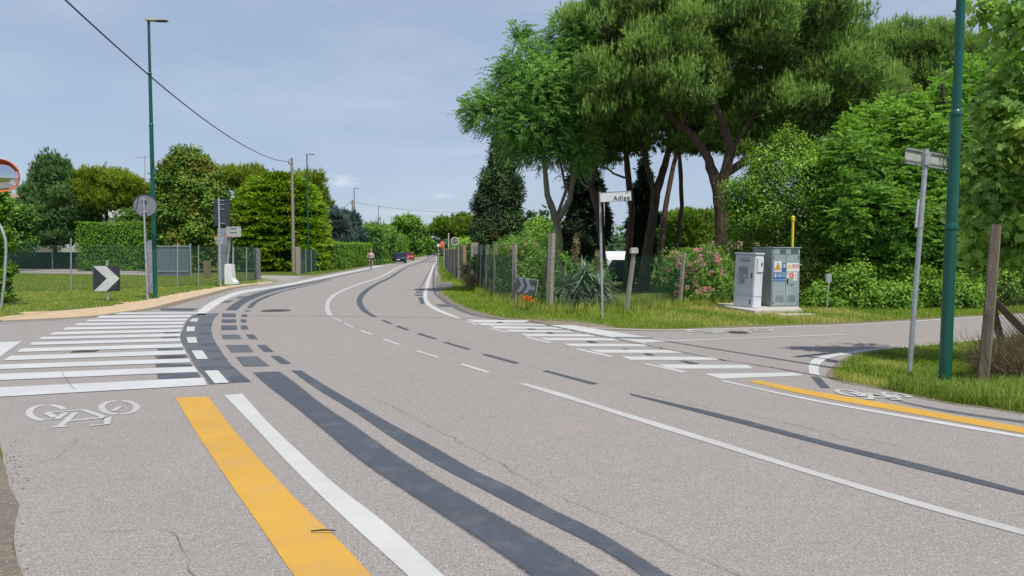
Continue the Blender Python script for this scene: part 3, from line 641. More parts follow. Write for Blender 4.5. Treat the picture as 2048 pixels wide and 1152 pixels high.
def crown(name, parent, off, lobes, mat, n, per, cr, leaf, seed, style='leaf', up=.3, shell=(.72, 1.), zmin=-1., lump=.16, squash=.75, fill=0, jit=.6, ret=False, tipbright=.25, sub=(13, .42), candle=.0):
    r = np.random.default_rng(seed); src = lobes
    if sub:                                # billows: smaller lobes riding on the big ones
        src = []
        for c in lobes:
            d = sphere(sub[0], r); d = d[d[:, 2] > max(zmin, -.85)]
            for q in d:
                f = sub[1]*r.uniform(.7, 1.25); k = 1.02-f*.75+r.normal(0, .07)
                src.append((c[0]+q[0]*c[3]*k, c[1]+q[1]*c[4]*k, c[2]+q[2]*c[5]*k, c[3]*f, c[4]*f, min(c[5]*f*1.25, c[3]*f)))
    P, O, kid = lobe_pts(src, n, r, shell, zmin, lump, 1., True); n = len(P)
    ct0 = r.normal(0, .10, len(src))
    ct = r.normal(.45, .13, n) + tipbright*(O[:, 2])*.5 + ct0[kid]  # top light painted into tone: clumps facing up lighter, undersides darker
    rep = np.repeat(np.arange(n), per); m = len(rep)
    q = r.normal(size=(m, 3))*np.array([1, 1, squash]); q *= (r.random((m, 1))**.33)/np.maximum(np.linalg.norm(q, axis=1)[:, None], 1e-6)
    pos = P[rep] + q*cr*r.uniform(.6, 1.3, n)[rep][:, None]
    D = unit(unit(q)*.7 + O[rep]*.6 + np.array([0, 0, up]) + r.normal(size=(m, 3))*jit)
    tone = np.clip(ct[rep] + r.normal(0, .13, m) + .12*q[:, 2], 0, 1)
    L, Wd = leaf
    if style == 'leaf': V, I = rhombi(pos, D, L*r.uniform(.6, 1.25, m), Wd*r.uniform(.7, 1.2, m), r, N=O[rep]*.7+unit(q)*.5+np.array([0, 0, .45])); rp = 4
    elif style == 'maple':                # palmate leaf: three overlapping lobes in one plane
        N = unit(O[rep]*.6+unit(q)*.5+np.array([0, 0, .5])+r.normal(size=(m, 3))*.5); D0 = unit(np.cross(N, r.normal(size=(m, 3)))+np.array([0, 0, -.3])); S0 = unit(np.cross(N, D0)); sz = L*r.uniform(.65, 1.2, m)
        Vs, Is = [], []
        for a_, f_ in ((0, 1.), (55, .85), (-55, .85), (112, .5), (-112, .5)):
            Dv = D0*math.cos(R_(a_))+S0*math.sin(R_(a_)); Sv = unit(np.cross(N, Dv)); Lf = (sz*f_)[:, None]; w_ = (sz*Wd/L*.62)[:, None]; mid = pos+Dv*Lf*.5
            Vs.append(np.stack([pos-Dv*Lf*.08, mid+Sv*w_*.5, pos+Dv*Lf, mid-Sv*w_*.5], 1).reshape(-1, 3)+N[:, None, :].repeat(4, 1).reshape(-1, 3)*.0006*a_/55); Is.append(np.arange(4*m).reshape(-1, 4)+4*m*len(Is))
        V = np.vstack(Vs); I = np.vstack(Is); tone = np.tile(tone, 5); rp = 4
    elif style == 'blade': V, I = blades(pos, D, L*r.uniform(.6, 1.3, m), Wd, r); rp = 3
    elif style == 'tuft':                 # pine brush: needles round an upward shoot
        nb = 9; ax = unit(O[rep]*.55 + np.array([0, 0, .9]) + r.normal(size=(m, 3))*.3); k = np.repeat(np.arange(m), nb)
        j = r.random(len(k)); Dn = unit(ax[k]*1.0 + sphere(len(k), r)*.75)
        V, I = blades(pos[k]+ax[k]*(j[:, None]*L*.9), Dn, L*r.uniform(.6, 1.1, len(k)), Wd, r); t0 = tone; tone = np.clip(tone[k] + (j-.5)*.3, 0, .8); rp = 3
        cd = np.where((O[rep][:, 2] > -.05) & (r.random(m) < candle))[0]      # pale new candles standing on the sunny side
        if len(cd):
            cx = np.tile(cd, 2); V2, I2 = blades(pos[cx]+ax[cx]*L*.5, unit(ax[cx]*.25+np.array([0, 0, 1.])), L*r.uniform(1.3, 2.1, len(cd))[np.tile(np.arange(len(cd)), 2)], Wd*1.5, r)
            I = np.vstack([I, I2+len(V)]); V = np.vstack([V, V2]); tone = np.r_[tone, np.clip(.9+r.normal(0, .08, len(cx)), 0, 1)]
    elif style == 'frond':                # compound leaf: leaflets along a drooping midrib
        nl = 12; k = np.repeat(np.arange(m), nl); t = np.tile(np.linspace(.1, 1, nl), m); side = np.tile([1, -1], m*nl//2)
        D = unit(unit(q)*.5+O[rep]*.8+np.array([0, 0, up])+r.normal(size=(m, 3))*jit*.6); S = unit(np.cross(D, np.array([0, 0, 1.])+r.normal(size=(m, 3))*.25))
        FL = L*r.uniform(.7, 1.2, m); drop = np.array([0, 0, -1.])
        base = pos[k] + D[k]*(t*FL[k])[:, None] + drop*(t**2*FL[k]*.35)[:, None]
        Dn = unit(S[k]*side[:, None] + D[k]*.45 + drop*.25)
        V, I = rhombi(base, Dn, Wd*2.6*(1.15-.6*np.abs(t-.45)), Wd, r); tone = tone[k]; rp = 4
    tn = np.repeat(tone, rp)
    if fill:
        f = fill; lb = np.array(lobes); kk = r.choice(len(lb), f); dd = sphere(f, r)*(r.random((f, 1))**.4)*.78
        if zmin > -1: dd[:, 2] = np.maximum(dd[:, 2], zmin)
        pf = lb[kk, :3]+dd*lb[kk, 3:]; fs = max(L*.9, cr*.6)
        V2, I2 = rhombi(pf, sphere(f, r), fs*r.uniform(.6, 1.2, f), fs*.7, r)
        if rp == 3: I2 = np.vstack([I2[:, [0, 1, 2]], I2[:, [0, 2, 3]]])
        I = np.vstack([I, I2+len(V)]); V = np.vstack([V, V2]); tn = np.r_[tn, np.full(len(V2), .15)]  # inner fill leaves get a dark tone, painted shade inside the crown
    o = np_mesh(name, V, rp, I, mat, parent, tone=tn, off=off)
    return (o, P) if ret else o
def limb(mb, a, b, r0, r1, r, sag=.08, n=6, seg=6):
    a = np.array(a, float); b = np.array(b, float); L = np.linalg.norm(b-a); pts = []
    w = r.normal(0, 1, 3)*L*sag
    for i in range(n+1):
        t = i/n; p = a+(b-a)*t + w*math.sin(math.pi*t) + (r.normal(0, L*.018, 3) if 0 < i < n else 0); pts.append(p)
    mb.tube(pts, [r0+(r1-r0)*(i/n) for i in range(n+1)], seg); return pts
def tree(name, label, cat, base, trunk, lobes, leafm, bark, n, per, cr, leaf, seed, group=None, twigs=40, tw=.02, limbs=True, kind='crown', **kw):
    """trunk: list of (world point, radius) polylines; first point of the first is the base"""
    t = empty(name, base, label, cat, group); r = np.random.default_rng(seed+99)
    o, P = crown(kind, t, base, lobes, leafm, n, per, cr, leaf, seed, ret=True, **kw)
    mb = MB(); nodes = []
    for pl in trunk:
        pts = [np.array(p, float) for p, _ in pl]; rd = [q for _, q in pl]; P2 = []; R2 = []
        for i in range(len(pts)-1):
            k = 5
            for j in range(k):
                P2.append(pts[i]+(pts[i+1]-pts[i])*j/k + (r.normal(0, rd[i]*.05, 3) if (i or j) else 0)); R2.append((rd[i]+(rd[i+1]-rd[i])*j/k)*r.uniform(.93, 1.08))
        P2.append(pts[-1]); R2.append(rd[-1]); mb.tube(P2, R2, 12); nodes += list(zip(P2[len(P2)//2:], R2[len(P2)//2:]))
    N = np.array([p for p, _ in nodes]); RR = np.array([q for _, q in nodes])
    if limbs:
        for lb in lobes:
            c = np.array(lb[:3]); i = np.argmin(np.linalg.norm(N-c-np.array([0, 0, -lb[5]*1.2]), axis=1))
            pts = limb(mb, N[i], c, min(RR[i]*.75, max(lb[3]*.05, tw*1.5)), tw, r, .06, 7, 7); N = np.vstack([N]+[p[None] for p in pts[2:]]); RR = np.r_[RR, [tw]*len(pts[2:])]
    if twigs and len(P):
        for p in P[r.choice(len(P), min(twigs, len(P)), replace=False)]:
            i = np.argmin(np.linalg.norm(N-p, axis=1)+r.random(len(N))*.3); limb(mb, N[i], p, min(RR[i]*.6, tw), tw*.25, r, .1, 4, 4)
    mb.build('trunk', bark, t, True, off=base); return t
def px_lobes(L):
    """(u, v, Y, ru, rv, depth factor) in photo pixels -> world ellipsoids"""
    out = []
    for u, v, Y, ru, rv, *dz in L:
        c = W(u, v, Y); out.append((*c, PX(ru, Y), PX((ru+rv)/2, Y)*(dz[0] if dz else 1), PX(rv, Y)))
    return out
def px_trunk(lines):
    return [[(W(u, v, Y), PX(w/2, Y)) for u, v, Y, w in pl] for pl in lines]
def grounded(u, Y): p = W(u, 560, Y); return np.array([p[0], Y, 0.])

# ------------------------------------------------------------------ umbrella pines (right, the big group)
def pine(label, tr, lobes, seed, n, twigs=70, mat=L_PINE, group='umbrella pines beyond the corner fence', leaf=(.17, .024), per=9, cr=.34, fill=500, cat='pine tree', tw=.035):
    T = [[(p, q*.69) for p, q in pl] for pl in px_trunk(tr)]; b = np.array(T[0][0][0]); b[2] = -.05; T[0][0] = (b, T[0][0][1]*1.15)
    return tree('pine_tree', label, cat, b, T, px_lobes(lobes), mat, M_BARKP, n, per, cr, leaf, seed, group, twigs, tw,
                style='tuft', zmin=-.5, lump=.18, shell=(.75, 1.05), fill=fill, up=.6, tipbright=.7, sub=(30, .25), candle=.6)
pine('tall umbrella pine with thick reddish trunk forking beside the cabinets',
     [[(1437,592,26,40),(1440,520,26,38),(1443,440,26,37),(1440,385,26,42),(1418,320,26.2,26),(1385,270,26.3,22),(1330,225,26.4,15),(1290,200,26.5,10)],
      [(1440,385,26,32),(1462,300,25.8,30),(1440,230,25.6,20),(1415,170,25.4,14),(1405,110,25.4,9)],
      [(1455,345,26,24),(1530,295,26.4,22),(1620,235,27,17),(1700,190,27.4,10)],
      [(1462,300,25.8,16),(1500,240,25.8,12),(1530,170,26,8)]],
     [(1420,75,25.4,165,85),(1300,150,26,135,95),(1545,90,26,150,95),(1640,150,27,140,90,.9),(1480,10,27,190,90),(1370,185,24.6,85,55),(1560,215,25.4,80,45),(1230,225,26,75,60),(1715,210,27,75,50),(1210,60,26.5,80,70),(1380,20,26,120,70),(1600,60,27,110,70),(1480,265,26.8,60,26),(1560,265,27,60,28),(1640,250,27.4,70,35)], 11, 5600, 240)
pine('umbrella pine with a leaning grey trunk forking low, left of the thick forked pine',
     [[(1285,590,30,34),(1292,520,30,30),(1305,440,30,27),(1312,385,30,26),(1330,330,30.2,20),(1345,270,30.4,14)],[(1310,390,30,16),(1290,320,30,14),(1275,250,30,10)]],
     [(1300,60,30,120,75),(1220,90,29.6,85,70),(1200,170,29,75,70),(1290,225,30,95,40),(1390,225,31,90,35),(1160,150,30,45,70),(1300,290,30.5,70,28),(1230,300,31,50,35)], 12, 2700, 200)
pine('umbrella pine with a straight dark trunk standing just right of the street name sign',
     [[(1250,590,32,20),(1258,500,32,20),(1264,420,32,19),(1255,340,32,18),(1250,270,32,12)]],
     [(1180,130,32,60,60),(1235,180,32,75,60),(1215,255,33,60,30),(1190,320,33,45,35)], 13, 1100, 140)
pine('dark slender umbrella pine leaning right behind the grey forked trunk',
     [[(1312,590,35,18),(1322,500,35,17),(1330,420,35,16),(1345,340,35,14),(1360,280,35,10)]],
     [(1400,200,35,100,45),(1340,250,35.5,90,28),(1400,290,36,80,22)], 14, 1300, 150)
pine('thin black-trunked umbrella pine standing alone before the far hedge',
     [[(1343,575,38,14),(1352,500,38,14),(1364,410,38,13),(1360,330,38,12),(1358,270,38,8)]],
     [(1430,230,38,90,40),(1500,235,38,90,45),(1540,300,38,90,30),(1440,290,38.5,60,20)], 15, 1400, 150)
pine('umbrella pine with a curved trunk leaning left behind the street name sign',
     [[(1208,592,31,20),(1205,500,31,18),(1196,420,31,22),(1182,370,31,18),(1200,300,31,12)]],
     [(1170,210,31,50,50),(1160,270,31,55,35)], 16, 520, 120)
pine('umbrella pine far to the right behind the leafy thicket, its flat crown dropping away',
     [[(1600,560,34,18),(1640,420,34,18),(1665,300,34,16),(1690,220,34,12)],[(1640,420,34,10),(1710,300,34,8)]],
     [(1760,130,34,115,55),(1860,140,34,100,55),(1680,160,34,80,50),(1800,190,33,90,45),(1680,255,33,70,30),(1900,110,34,70,45),(1820,90,34,90,35)], 17, 2400, 130)
pine('umbrella pine half hidden behind the laurel, trunk seen above the cabinets',
     [[(1490,590,31,24),(1495,480,31,24),(1500,380,31,18),(1520,300,31,12)]], [(1600,190,31,90,45),(1500,200,31,80,40),(1660,110,31,80,50)], 18, 1300, 90)
# the light green compound-leaved tree with the V trunk
b = grounded(1118, 27.5)
tree('robinia_tree', 'light green feathery tree with a forked pale trunk, leftmost of the big right group', 'tree', b,
     [[(b, .18), (W(1118,480,27.5), 0.151), (W(1112,440,27.5), 0.144), (W(1095,390,27.5), 0.108), (W(1088,320,27.3), 0.079), (W(1075,240,27.2), 0.050)],
      [(W(1116,440,27.5), 0.122), (W(1140,400,27.4), 0.101), (W(1150,330,27.3), 0.072), (W(1165,260,27), 0.043)],
      [(W(1112,440,27.5), 0.072), (W(1132,380,27.8), 0.058), (W(1120,320,28), 0.036)]],
     px_lobes([(1090,150,27.3,85,60),(1150,90,27.5,70,45),(1010,215,27,75,38),(1060,225,26.6,75,50),(960,222,27,32,18),(1130,170,26.4,80,60),(1045,75,27.5,16,24),(1020,160,27.4,38,30),(1120,250,27.3,75,45),(1180,60,27.8,45,25),(1080,290,27.5,60,28),(1140,300,27.2,50,32),(1035,285,27.6,30,22)]),
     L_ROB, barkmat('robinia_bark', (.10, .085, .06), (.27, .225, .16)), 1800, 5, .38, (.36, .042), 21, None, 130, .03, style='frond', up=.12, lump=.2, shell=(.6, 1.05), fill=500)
def cypress(label, u, Y, vb, vt, wpx, seed, mat, n=2600, group='dark cypresses on the right'):
    b = grounded(u, Y); zt = W(u, vt, Y)[2]; R = PX(wpx/2, Y); lobes = []
    for f, rr in ((.14, .78), (.3, .97), (.46, 1.0), (.62, .86), (.76, .64), (.89, .36)):
        lobes.append((b[0]+(f-.5)*R*.2, Y, zt*f, R*rr, R*rr, zt*.16))
    T = [[(b, R*.2), ((b[0], Y, zt*.5), R*.1), ((b[0], Y, zt*.93), .02)]]
    return tree('cypress_tree', label, 'cypress', b, T, lobes, mat, M_BARKD, n, 14, R*.2, (.34, .075), seed, group, 0, .02, limbs=False,
                style='leaf', up=1.2, lump=.13, shell=(.7, 1.06), fill=700, squash=1.5, jit=.4, tipbright=0.)
cypress('dark cypress with brownish flecks standing in front of the sky, left of the robinia', 997, 45, 500, 278, 98, 31, L_CYP, 3600)
cypress('nearly black cypress rising behind the street name sign', 1168, 38, 560, 300, 92, 32, L_CYPD)
cypress('narrow dark cypress seen between the pine trunks', 1283, 40, 560, 310, 50, 33, L_CYPD, 1600)
# laurel behind the cabinets, leafy thicket, maple
b = grounded(1575, 23.4)
tree('laurel_tree', 'bright glossy laurel bush as tall as a tree right behind the grey cabinets', 'tree', b,
     [[(b, .11), (W(1572,480,23.4), .09), (W(1570,380,23.4), .05)], [(W(1572,520,23.4), .07), (W(1520,430,23.3), .04)], [(W(1572,520,23.4), .07), (W(1630,430,23.4), .04)]],
     px_lobes([(1575,400,23.4,95,80),(1580,300,23.4,40,45),(1500,420,23.2,62,60),(1640,440,23.2,65,80),(1560,500,23.5,110,80),(1620,350,23.4,60,55),(1530,345,23.5,45,45),(1470,395,22.9,30,30),(1650,540,23.5,60,60),(1520,535,24.0,80,60)]),
     L_PRIV, M_BARKG, 3600, 16, .26, (.11, .048), 41, None, 80, .02, up=.9, lump=.22, shell=(.66, 1.08), fill=1500, jit=.5)
def thicket(label, u, Y, lobes, seed, n, mat=L_ACA, leaf=(.34, .05), style='frond', per=5, cr=.34, name='thicket_tree', cat='tree', bark=M_BARKD, group=None, **kw):
    b = grounded(u, Y); L = px_lobes(lobes); k = {'up': .1, 'lump': .2, 'shell': (.62, 1.05), 'fill': 900}; k.update(kw)
    top = max(l[2] for l in L)
    return tree(name, label, cat, b, [[(b, .14), ((b[0]+.1, Y, top*.5), .1), ((b[0]-.1, Y, top*.9), .04)]], L, mat, bark, n, per, cr, leaf, seed, group, 60, .025, style=style, **k)
G_T = 'leafy trees behind the side road'
thicket('leafy feathery tree right of the laurel, above the small post box', 1740, 23, [(1740,340,23,85,80),(1700,430,22.6,80,80),(1790,440,22.5,90,80),(1760,270,24,70,45),(1740,510,22.6,95,60),(1800,250,24.5,60,40)], 51, 1700, group=G_T)
thicket('leafy feathery tree seen between the leaning signpost and the green pole', 1880, 23, [(1880,300,23.5,90,80),(1860,400,23,90,80),(1930,440,22.5,90,90),(1850,500,22.5,90,70),(1900,230,24,70,45),(1935,205,24.5,55,55),(1975,150,25,45,45)], 52, 2300, group=G_T)
thicket('leafy feathery tree at the right edge behind the concrete fence post', 2020, 22.5, [(2010,380,22.5,90,90),(2060,480,22,110,90),(1990,520,22.4,90,60),(2090,320,23,90,100)], 53, 1600, group=G_T)
thicket('bright maple with yellowish leaves reaching over the corner from the right', 2190, 9.8,
        [(2035,45,9.5,42,32),(1995,12,9.5,30,16),(1962,22,9.5,18,12),(2050,160,9.7,55,60),(1990,235,9.9,42,40),(2055,290,9.7,75,75),(1985,330,10,52,45),(2030,410,9.9,80,60),(1960,420,10.2,40,40),(2130,60,9.6,80,90),(2100,480,10,75,55),(2000,500,10.4,60,40)],
        54, 560, L_MAP, (.095, .085), 'maple', 12, .27, 'maple_tree', bark=M_BARKG, up=.1, fill=0, jit=1.0, shell=(.35, 1.08))
# brambles and undergrowth
for i, (u, v, Y, ru, rv) in enumerate([(1700,578,20.9,46,44),(1765,598,20.4,55,28),(1835,580,21,52,42),(1905,594,20.6,50,28),(1975,574,21,60,42),(1650,602,20.8,35,24)]):
    lab = ['bramble clump right behind the small post box', 'low bramble clump midway between post box and leaning signpost', 'bramble clump behind the foot of the leaning signpost', 'bramble clump behind the near green pole',
           'bramble clump behind the concrete fence post at right', 'small tuft of weeds beside the right end of the concrete plinth'][i]
    t = empty('bramble_bush', grounded(u, Y), lab, 'bush', 'brambles along the side road verge')
    crown('foliage', t, grounded(u, Y), px_lobes([(u,v,Y,ru,rv),(u+ru*.5,v+rv*.4,Y-.3,ru*.6,rv*.6),(u-ru*.5,v+rv*.4,Y-.2,ru*.6,rv*.6)]), L_SHRUB, 330, 13, .24, (.11, .06), 60+i, up=.7, lump=.4, fill=250, shell=(.6, 1.2), sub=(10, .42))

# ------------------------------------------------------------------ oleanders
def oleander(label, u, Y, lobes, fl, seed, n, nf):
    b = grounded(u, Y); L = px_lobes(lobes)
    t = tree('oleander_bush', label, 'oleander', b, [[(b, .05), ((b[0], Y, .8), .04), ((b[0]+.1, Y, 1.4), .02)], [(b, .04), ((b[0]-.3, Y, 1.2), .02)], [(b, .04), ((b[0]+.4, Y, 1.1), .02)]],
             L, L_OLE, M_BARKG, n, 20, .26, (.17, .026), seed, 'oleanders behind the corner fence', 30, .015, kind='foliage', up=1.0, lump=.2, fill=400, jit=.45)
    r = np.random.default_rng(seed+5); P, O = lobe_pts(px_lobes(fl), nf, r, (.9, 1.05), -.4, .1)
    for p, o_ in zip(P, O):
        m = 22; q = sphere(m, r); V, I = rhombi(p+q*.035, unit(q+r.normal(size=(m, 3))*.4), .05*r.uniform(.7, 1.2, m), .045, r)
        np_mesh('flower_cluster', V, 4, I, L_PINK, t, tone=np.repeat(np.clip(r.normal(.5, .25, m), 0, 1), 4), off=b)
oleander('pink-flowering oleander left of the tallest corner fence post', 1062, 24.3, [(1050,506,24.4,44,44),(1022,520,25.2,32,48),(1085,502,23.8,34,42),(1066,560,23.6,42,44),(1000,525,27.2,24,42),(1035,565,24.6,34,36)], [(1030,505,24.2,24,18),(1062,500,23.6,20,16),(1020,548,25,12,20)], 71, 620, 22)
oleander('pink-flowering oleander between the last fence posts and the cabinets', 1395, 22.4, [(1390,545,22.4,62,45),(1350,550,22.2,30,42),(1425,560,22.4,40,50),(1395,590,22,55,30)], [(1350,545,21.9,26,42),(1395,520,21.8,45,24),(1380,580,21.6,40,26),(1415,545,21.8,30,34)], 72, 620, 75)
# bushes inside the fence left of the corner
def bush(name, label, cat, u, Y, lobes, mat, n, seed, per=16, cr=.25, leaf=(.12,.06), group=None, fill=300, **kw):
    b = grounded(u, Y); t = empty(name, b, label, cat, group)
    crown('foliage', t, b, px_lobes(lobes), mat, n, per, cr, leaf, seed, fill=fill, **kw); return t
bush('bush', 'dark green shrub under the pines behind the spiky plant', 'bush', 1160, 25, [(1160,560,25,70,32),(1110,545,25,40,38)], L_HEDGE2, 420, 81)
bush('bush', 'low shrub tangled in the mesh fence at the track entrance', 'bush', 936, 30.5, [(934,545,30.5,7,22),(942,558,30,8,14)], L_DRY, 120, 82, leaf=(.12,.03), up=.8, fill=30)
bush('bush', 'rough bush on the fence beside the left oleander', 'bush', 985, 30.5, [(980,530,30.5,22,28),(962,528,32,16,22)], L_HEDGE2, 260, 83)
# yucca
def yucca(u, Y):
    b = grounded(u, Y); t = empty('yucca_plant', b, 'spiky grey-green yucca sprawling around the foot of the street name sign', 'yucca'); r = np.random.default_rng(91)
    V = []; I = []; T = []
    for (du, dv, s) in ((0,-8,1.15),(-34,-2,1.05),(34,2,1.05),(-14,16,.95),(22,18,.95),(-52,16,.75),(8,-28,.95),(50,20,.7)):
        c = W(u+du, 575+dv, Y-abs(dv)*.01-.2*r.random()); c[2] = max(c[2], .25)
        for k in range(90):
            d = sphere(1, r)[0]; d[2] = abs(d[2])*1.1-.25; d = unit(d); L = s*r.uniform(.55, .95); w = .045; side = unit(np.cross(d, [0, 0, 1.]))
            n0 = len(V); seg = 5; dr = r.uniform(.15, .6)
            for j in range(seg+1):
                tt = j/seg; p = c+d*L*tt+np.array([0, 0, -dr*tt*tt*L]); p[2] = max(p[2], .03+.02*tt); ww = w*(1-tt**2)*.5+.002
                V += [p-side*ww, p+side*ww]; tv = r.uniform(.2, .9) if j == 0 else tv; T += [tv, tv]
                if j: a = n0+2*j-2; I.append((a, a+1, a+3, a+2))
    np_mesh('leaves', V, 4, I, L_YUC, t, tone=T, off=b)
    for u_, v_, a_, c_ in ((1152,498,6,34),(1195,520,4,22)):
        crown('dry_flower_stalk', t, b, px_lobes([(u_,v_,Y,a_,c_)]), L_DRY, 40, 8, .06, (.09,.02), 92, up=1.5, sub=None)
yucca(1165, 20.3)
for u, v in ((1052,596),(1060,598)):
    b = G(u, 622, 0); t = empty('orange_lily', b, ['orange lily flower under the arrow board, left of the pair', 'orange lily flower under the arrow board, right of the pair'][u > 1055], 'flower', 'orange lilies under the arrow board')
    mb = MB(); top = W(u, v, b[1]); mb.tube([b, top], .006, 5); mb.build('stem', L_GRASS, t, off=b)
    crown('flower', t, b, [(*top, .05, .05, .04)], L_ORF, 8, 8, .04, (.07,.035), int(u), up=.6)

# ------------------------------------------------------------------ left side trees
def ltree(name, label, u, Y, lobes, mat, bark, n, per, cr, leaf, seed, group=None, cat='tree', **kw):
    b = grounded(u, Y); L = px_lobes(lobes); top = max(l[2] for l in L); k = {'fill': 900, 'lump': .16}; k.update(kw)
    return tree(name, label, cat, b, [[(b, .2), ((b[0]+.05, Y, top*.5), .14), ((b[0], Y, top*.9), .05)]], L, mat, bark, n, per, cr, leaf, seed, group, 40, .04, **k)
ltree('conifer_tree', 'dark pointed conifer with bushy boughs, leftmost tall tree beyond the far fence', 112, 67, [(105,345,67,22,28),(105,375,67,40,35),(110,405,67,58,38),(115,440,66.5,68,38),(120,465,66.5,66,26),(150,420,67,45,35)],
      L_CON, M_BARKD, 1900, 9, .55, (.40,.09), 101, cat='conifer', style='tuft', up=.5, lump=.22, tipbright=.2)
ltree('pine_tree', 'rounded yellow-green pine beside the pointed conifer on the left', 215, 68, [(200,375,68,50,30),(245,385,68,45,28),(215,405,68,75,32),(170,395,68,30,30),(262,400,68,28,24)], L_PINEY, M_BARKP, 1300, 8, .6, (.42,.08), 102, style='tuft', zmin=-.6, fill=900)
ltree('magnolia_tree', 'broad magnolia with rusty patches behind the dark sign back', 378, 56, [(370,335,56,42,32),(375,380,56,62,45),(360,430,56,58,48),(405,430,56,50,50),(380,468,56,70,34),(380,500,56,66,30),(430,400,56,25,40),(335,400,56,28,50),(350,348,56,30,30),(370,325,56,45,26),(400,350,56,38,36),(345,375,56,35,40)],
      L_MAG, M_BARKG, 3400, 16, .42, (.30,.14), 103, cat='magnolia', up=.2, lump=.12, sub=(16, .36))
ltree('pine_tree', 'distant pine with open crown between magnolia and golden conifer', 478, 82, [(475,368,82,45,22),(450,362,82,25,18),(505,365,82,25,18)], L_PINEY, M_BARKP, 420, 8, .7, (.45,.1), 104, style='tuft', zmin=-.4, fill=250)
ltree('pine_tree', 'tall rounded pine whose shoulder shows right of the golden conifer', 628, 80, [(620,395,80,42,38),(605,430,80,50,40),(640,420,80,24,32)], L_PINEY, M_BARKP, 650, 8, .7, (.45,.1), 105, style='tuft', fill=500)
def dome(u, Y, v0, v1, ru, seed):       # golden layered conifer: flat drooping plates
    b = grounded(u, Y); t = empty('golden_conifer', b, 'wide dome of layered yellow-green conifer behind the wooden utility pole', 'conifer'); r = np.random.default_rng(seed)
    zt = W(u, v0, Y)[2]; R = PX(ru, Y); n = 820; V = []; 
    zz = r.uniform(.04, 1, n); ang = r.uniform(0, 2*math.pi, n); rad = R*np.sqrt(np.clip(1-(np.abs(zz-.33)/.7)**2.3, .02, 1))*r.uniform(.78, 1.04, n)
    c = np.c_[b[0]+rad*np.cos(ang), Y+rad*np.sin(ang), zz*zt]; out = np.c_[np.cos(ang), np.sin(ang), np.zeros(n)]
    top = zz > .9; c[top, :2] = b[:2] + (c[top, :2]-b[:2])*r.random((top.sum(), 1))
    per = 85; k = np.repeat(np.arange(n), per); m = len(k); q = r.normal(size=(m, 3)); side = np.c_[-out[:, 1], out[:, 0], np.zeros(n)]
    a1 = r.uniform(-1, 1, m); a2 = r.uniform(-1, .7, m); sz = r.uniform(.45, .95, n)[k]
    pos = c[k] + side[k]*(a1*sz)[:, None]*1.1 + out[k]*(a2*sz)[:, None] + np.array([0, 0, 1.])*(-.22*(a1**2+np.maximum(a2, 0)**2)*sz + r.normal(0, .05, m))[:, None]
    D = unit(out[k]*.9 + side[k]*a1[:, None]*.8 + r.normal(size=(m, 3))*.35 + np.array([0, 0, .02]))
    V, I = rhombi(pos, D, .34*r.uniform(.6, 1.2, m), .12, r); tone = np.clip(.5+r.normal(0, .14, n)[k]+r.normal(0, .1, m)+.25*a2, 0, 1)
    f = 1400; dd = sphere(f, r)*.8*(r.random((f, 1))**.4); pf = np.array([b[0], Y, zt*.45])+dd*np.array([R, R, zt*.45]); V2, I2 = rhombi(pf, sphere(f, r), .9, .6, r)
    np_mesh('foliage', np.vstack([V, V2]), 4, np.vstack([I, I2+len(V)]), L_GOLD, t, tone=np.r_[np.repeat(tone, 4), np.full(len(V2), .1)], off=b)  # inner leaves toned dark to paint the shade between the plates
    mb = MB(); mb.tube([b, (b[0], Y, zt*.8)], [.3, .06], 10)
    for i in range(0, n, 5): limb(mb, (b[0], Y, c[i][2]*.85), c[i], .05, .015, r, .05, 3, 4)
    mb.build('trunk', M_BARKD, t, True, off=b)
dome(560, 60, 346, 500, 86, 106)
ltree('conifer_tree', 'blue-grey conifer, left of two above the clipped hedge', 668, 76, [(664,455,76,28,32),(662,480,76,32,26),(680,470,76,24,28)], L_BLUE, M_BARKD, 620, 9, .55, (.4,.09), 107, 'blue-grey conifers above the hedge', 'conifer', style='tuft', lump=.2)
ltree('conifer_tree', 'blue-grey conifer, right of two above the clipped hedge', 697, 84, [(694,455,84,20,24),(698,480,84,26,26)], L_BLUE, M_BARKD, 480, 9, .55, (.4,.09), 108, 'blue-grey conifers above the hedge', 'conifer', style='tuft', lump=.2)
ltree('tree', 'bushy dark green tree just behind the cyclist', 745, 96, [(745,475,96,34,22),(735,500,96,28,26),(765,480,95,24,24)], L_HEDGE2, M_BARKD, 620, 12, .6, (.38,.2), 109)
ltree('tree', 'bushy tree next along the road, above the dark car', 775, 112, [(772,480,112,24,24),(785,495,112,22,24)], L_HEDGE2, M_BARKD, 420, 12, .65, (.42,.22), 110)
ltree('plane_tree', 'bright green round-crowned tree at the bend end of the left roadside', 822, 150, [(824,458,150,24,24),(806,455,150,20,20),(838,470,150,16,22),(822,485,150,28,24),(845,490,150,14,16)], L_PLANE, M_BARKG, 760, 14, 1.0, (.6,.4), 111)
ltree('tree', 'dark distant tree left of the bright round-crowned one', 795, 175, [(794,462,175,12,16),(780,470,175,18,14),(798,480,175,18,20)], L_FAR, M_BARKD, 420, 12, 1.1, (.6,.4), 112)
ltree('tree', 'low distant tree right of the bright round-crowned one', 856, 210, [(856,490,210,10,14),(864,498,210,8,8)], L_PLANE, M_BARKD, 300, 12, 1.2, (.7,.4), 113)
for i, (u, vt, Y) in enumerate(((861,470,260),(869,474,270))):
    cypress(['thin dark far cypress at the end of the road, left of the pair', 'thin dark far cypress at the end of the road, right of the pair'][i], u, Y, 505, vt, 5, 114+i, L_FAR, 260, 'thin cypresses at the end of the road')
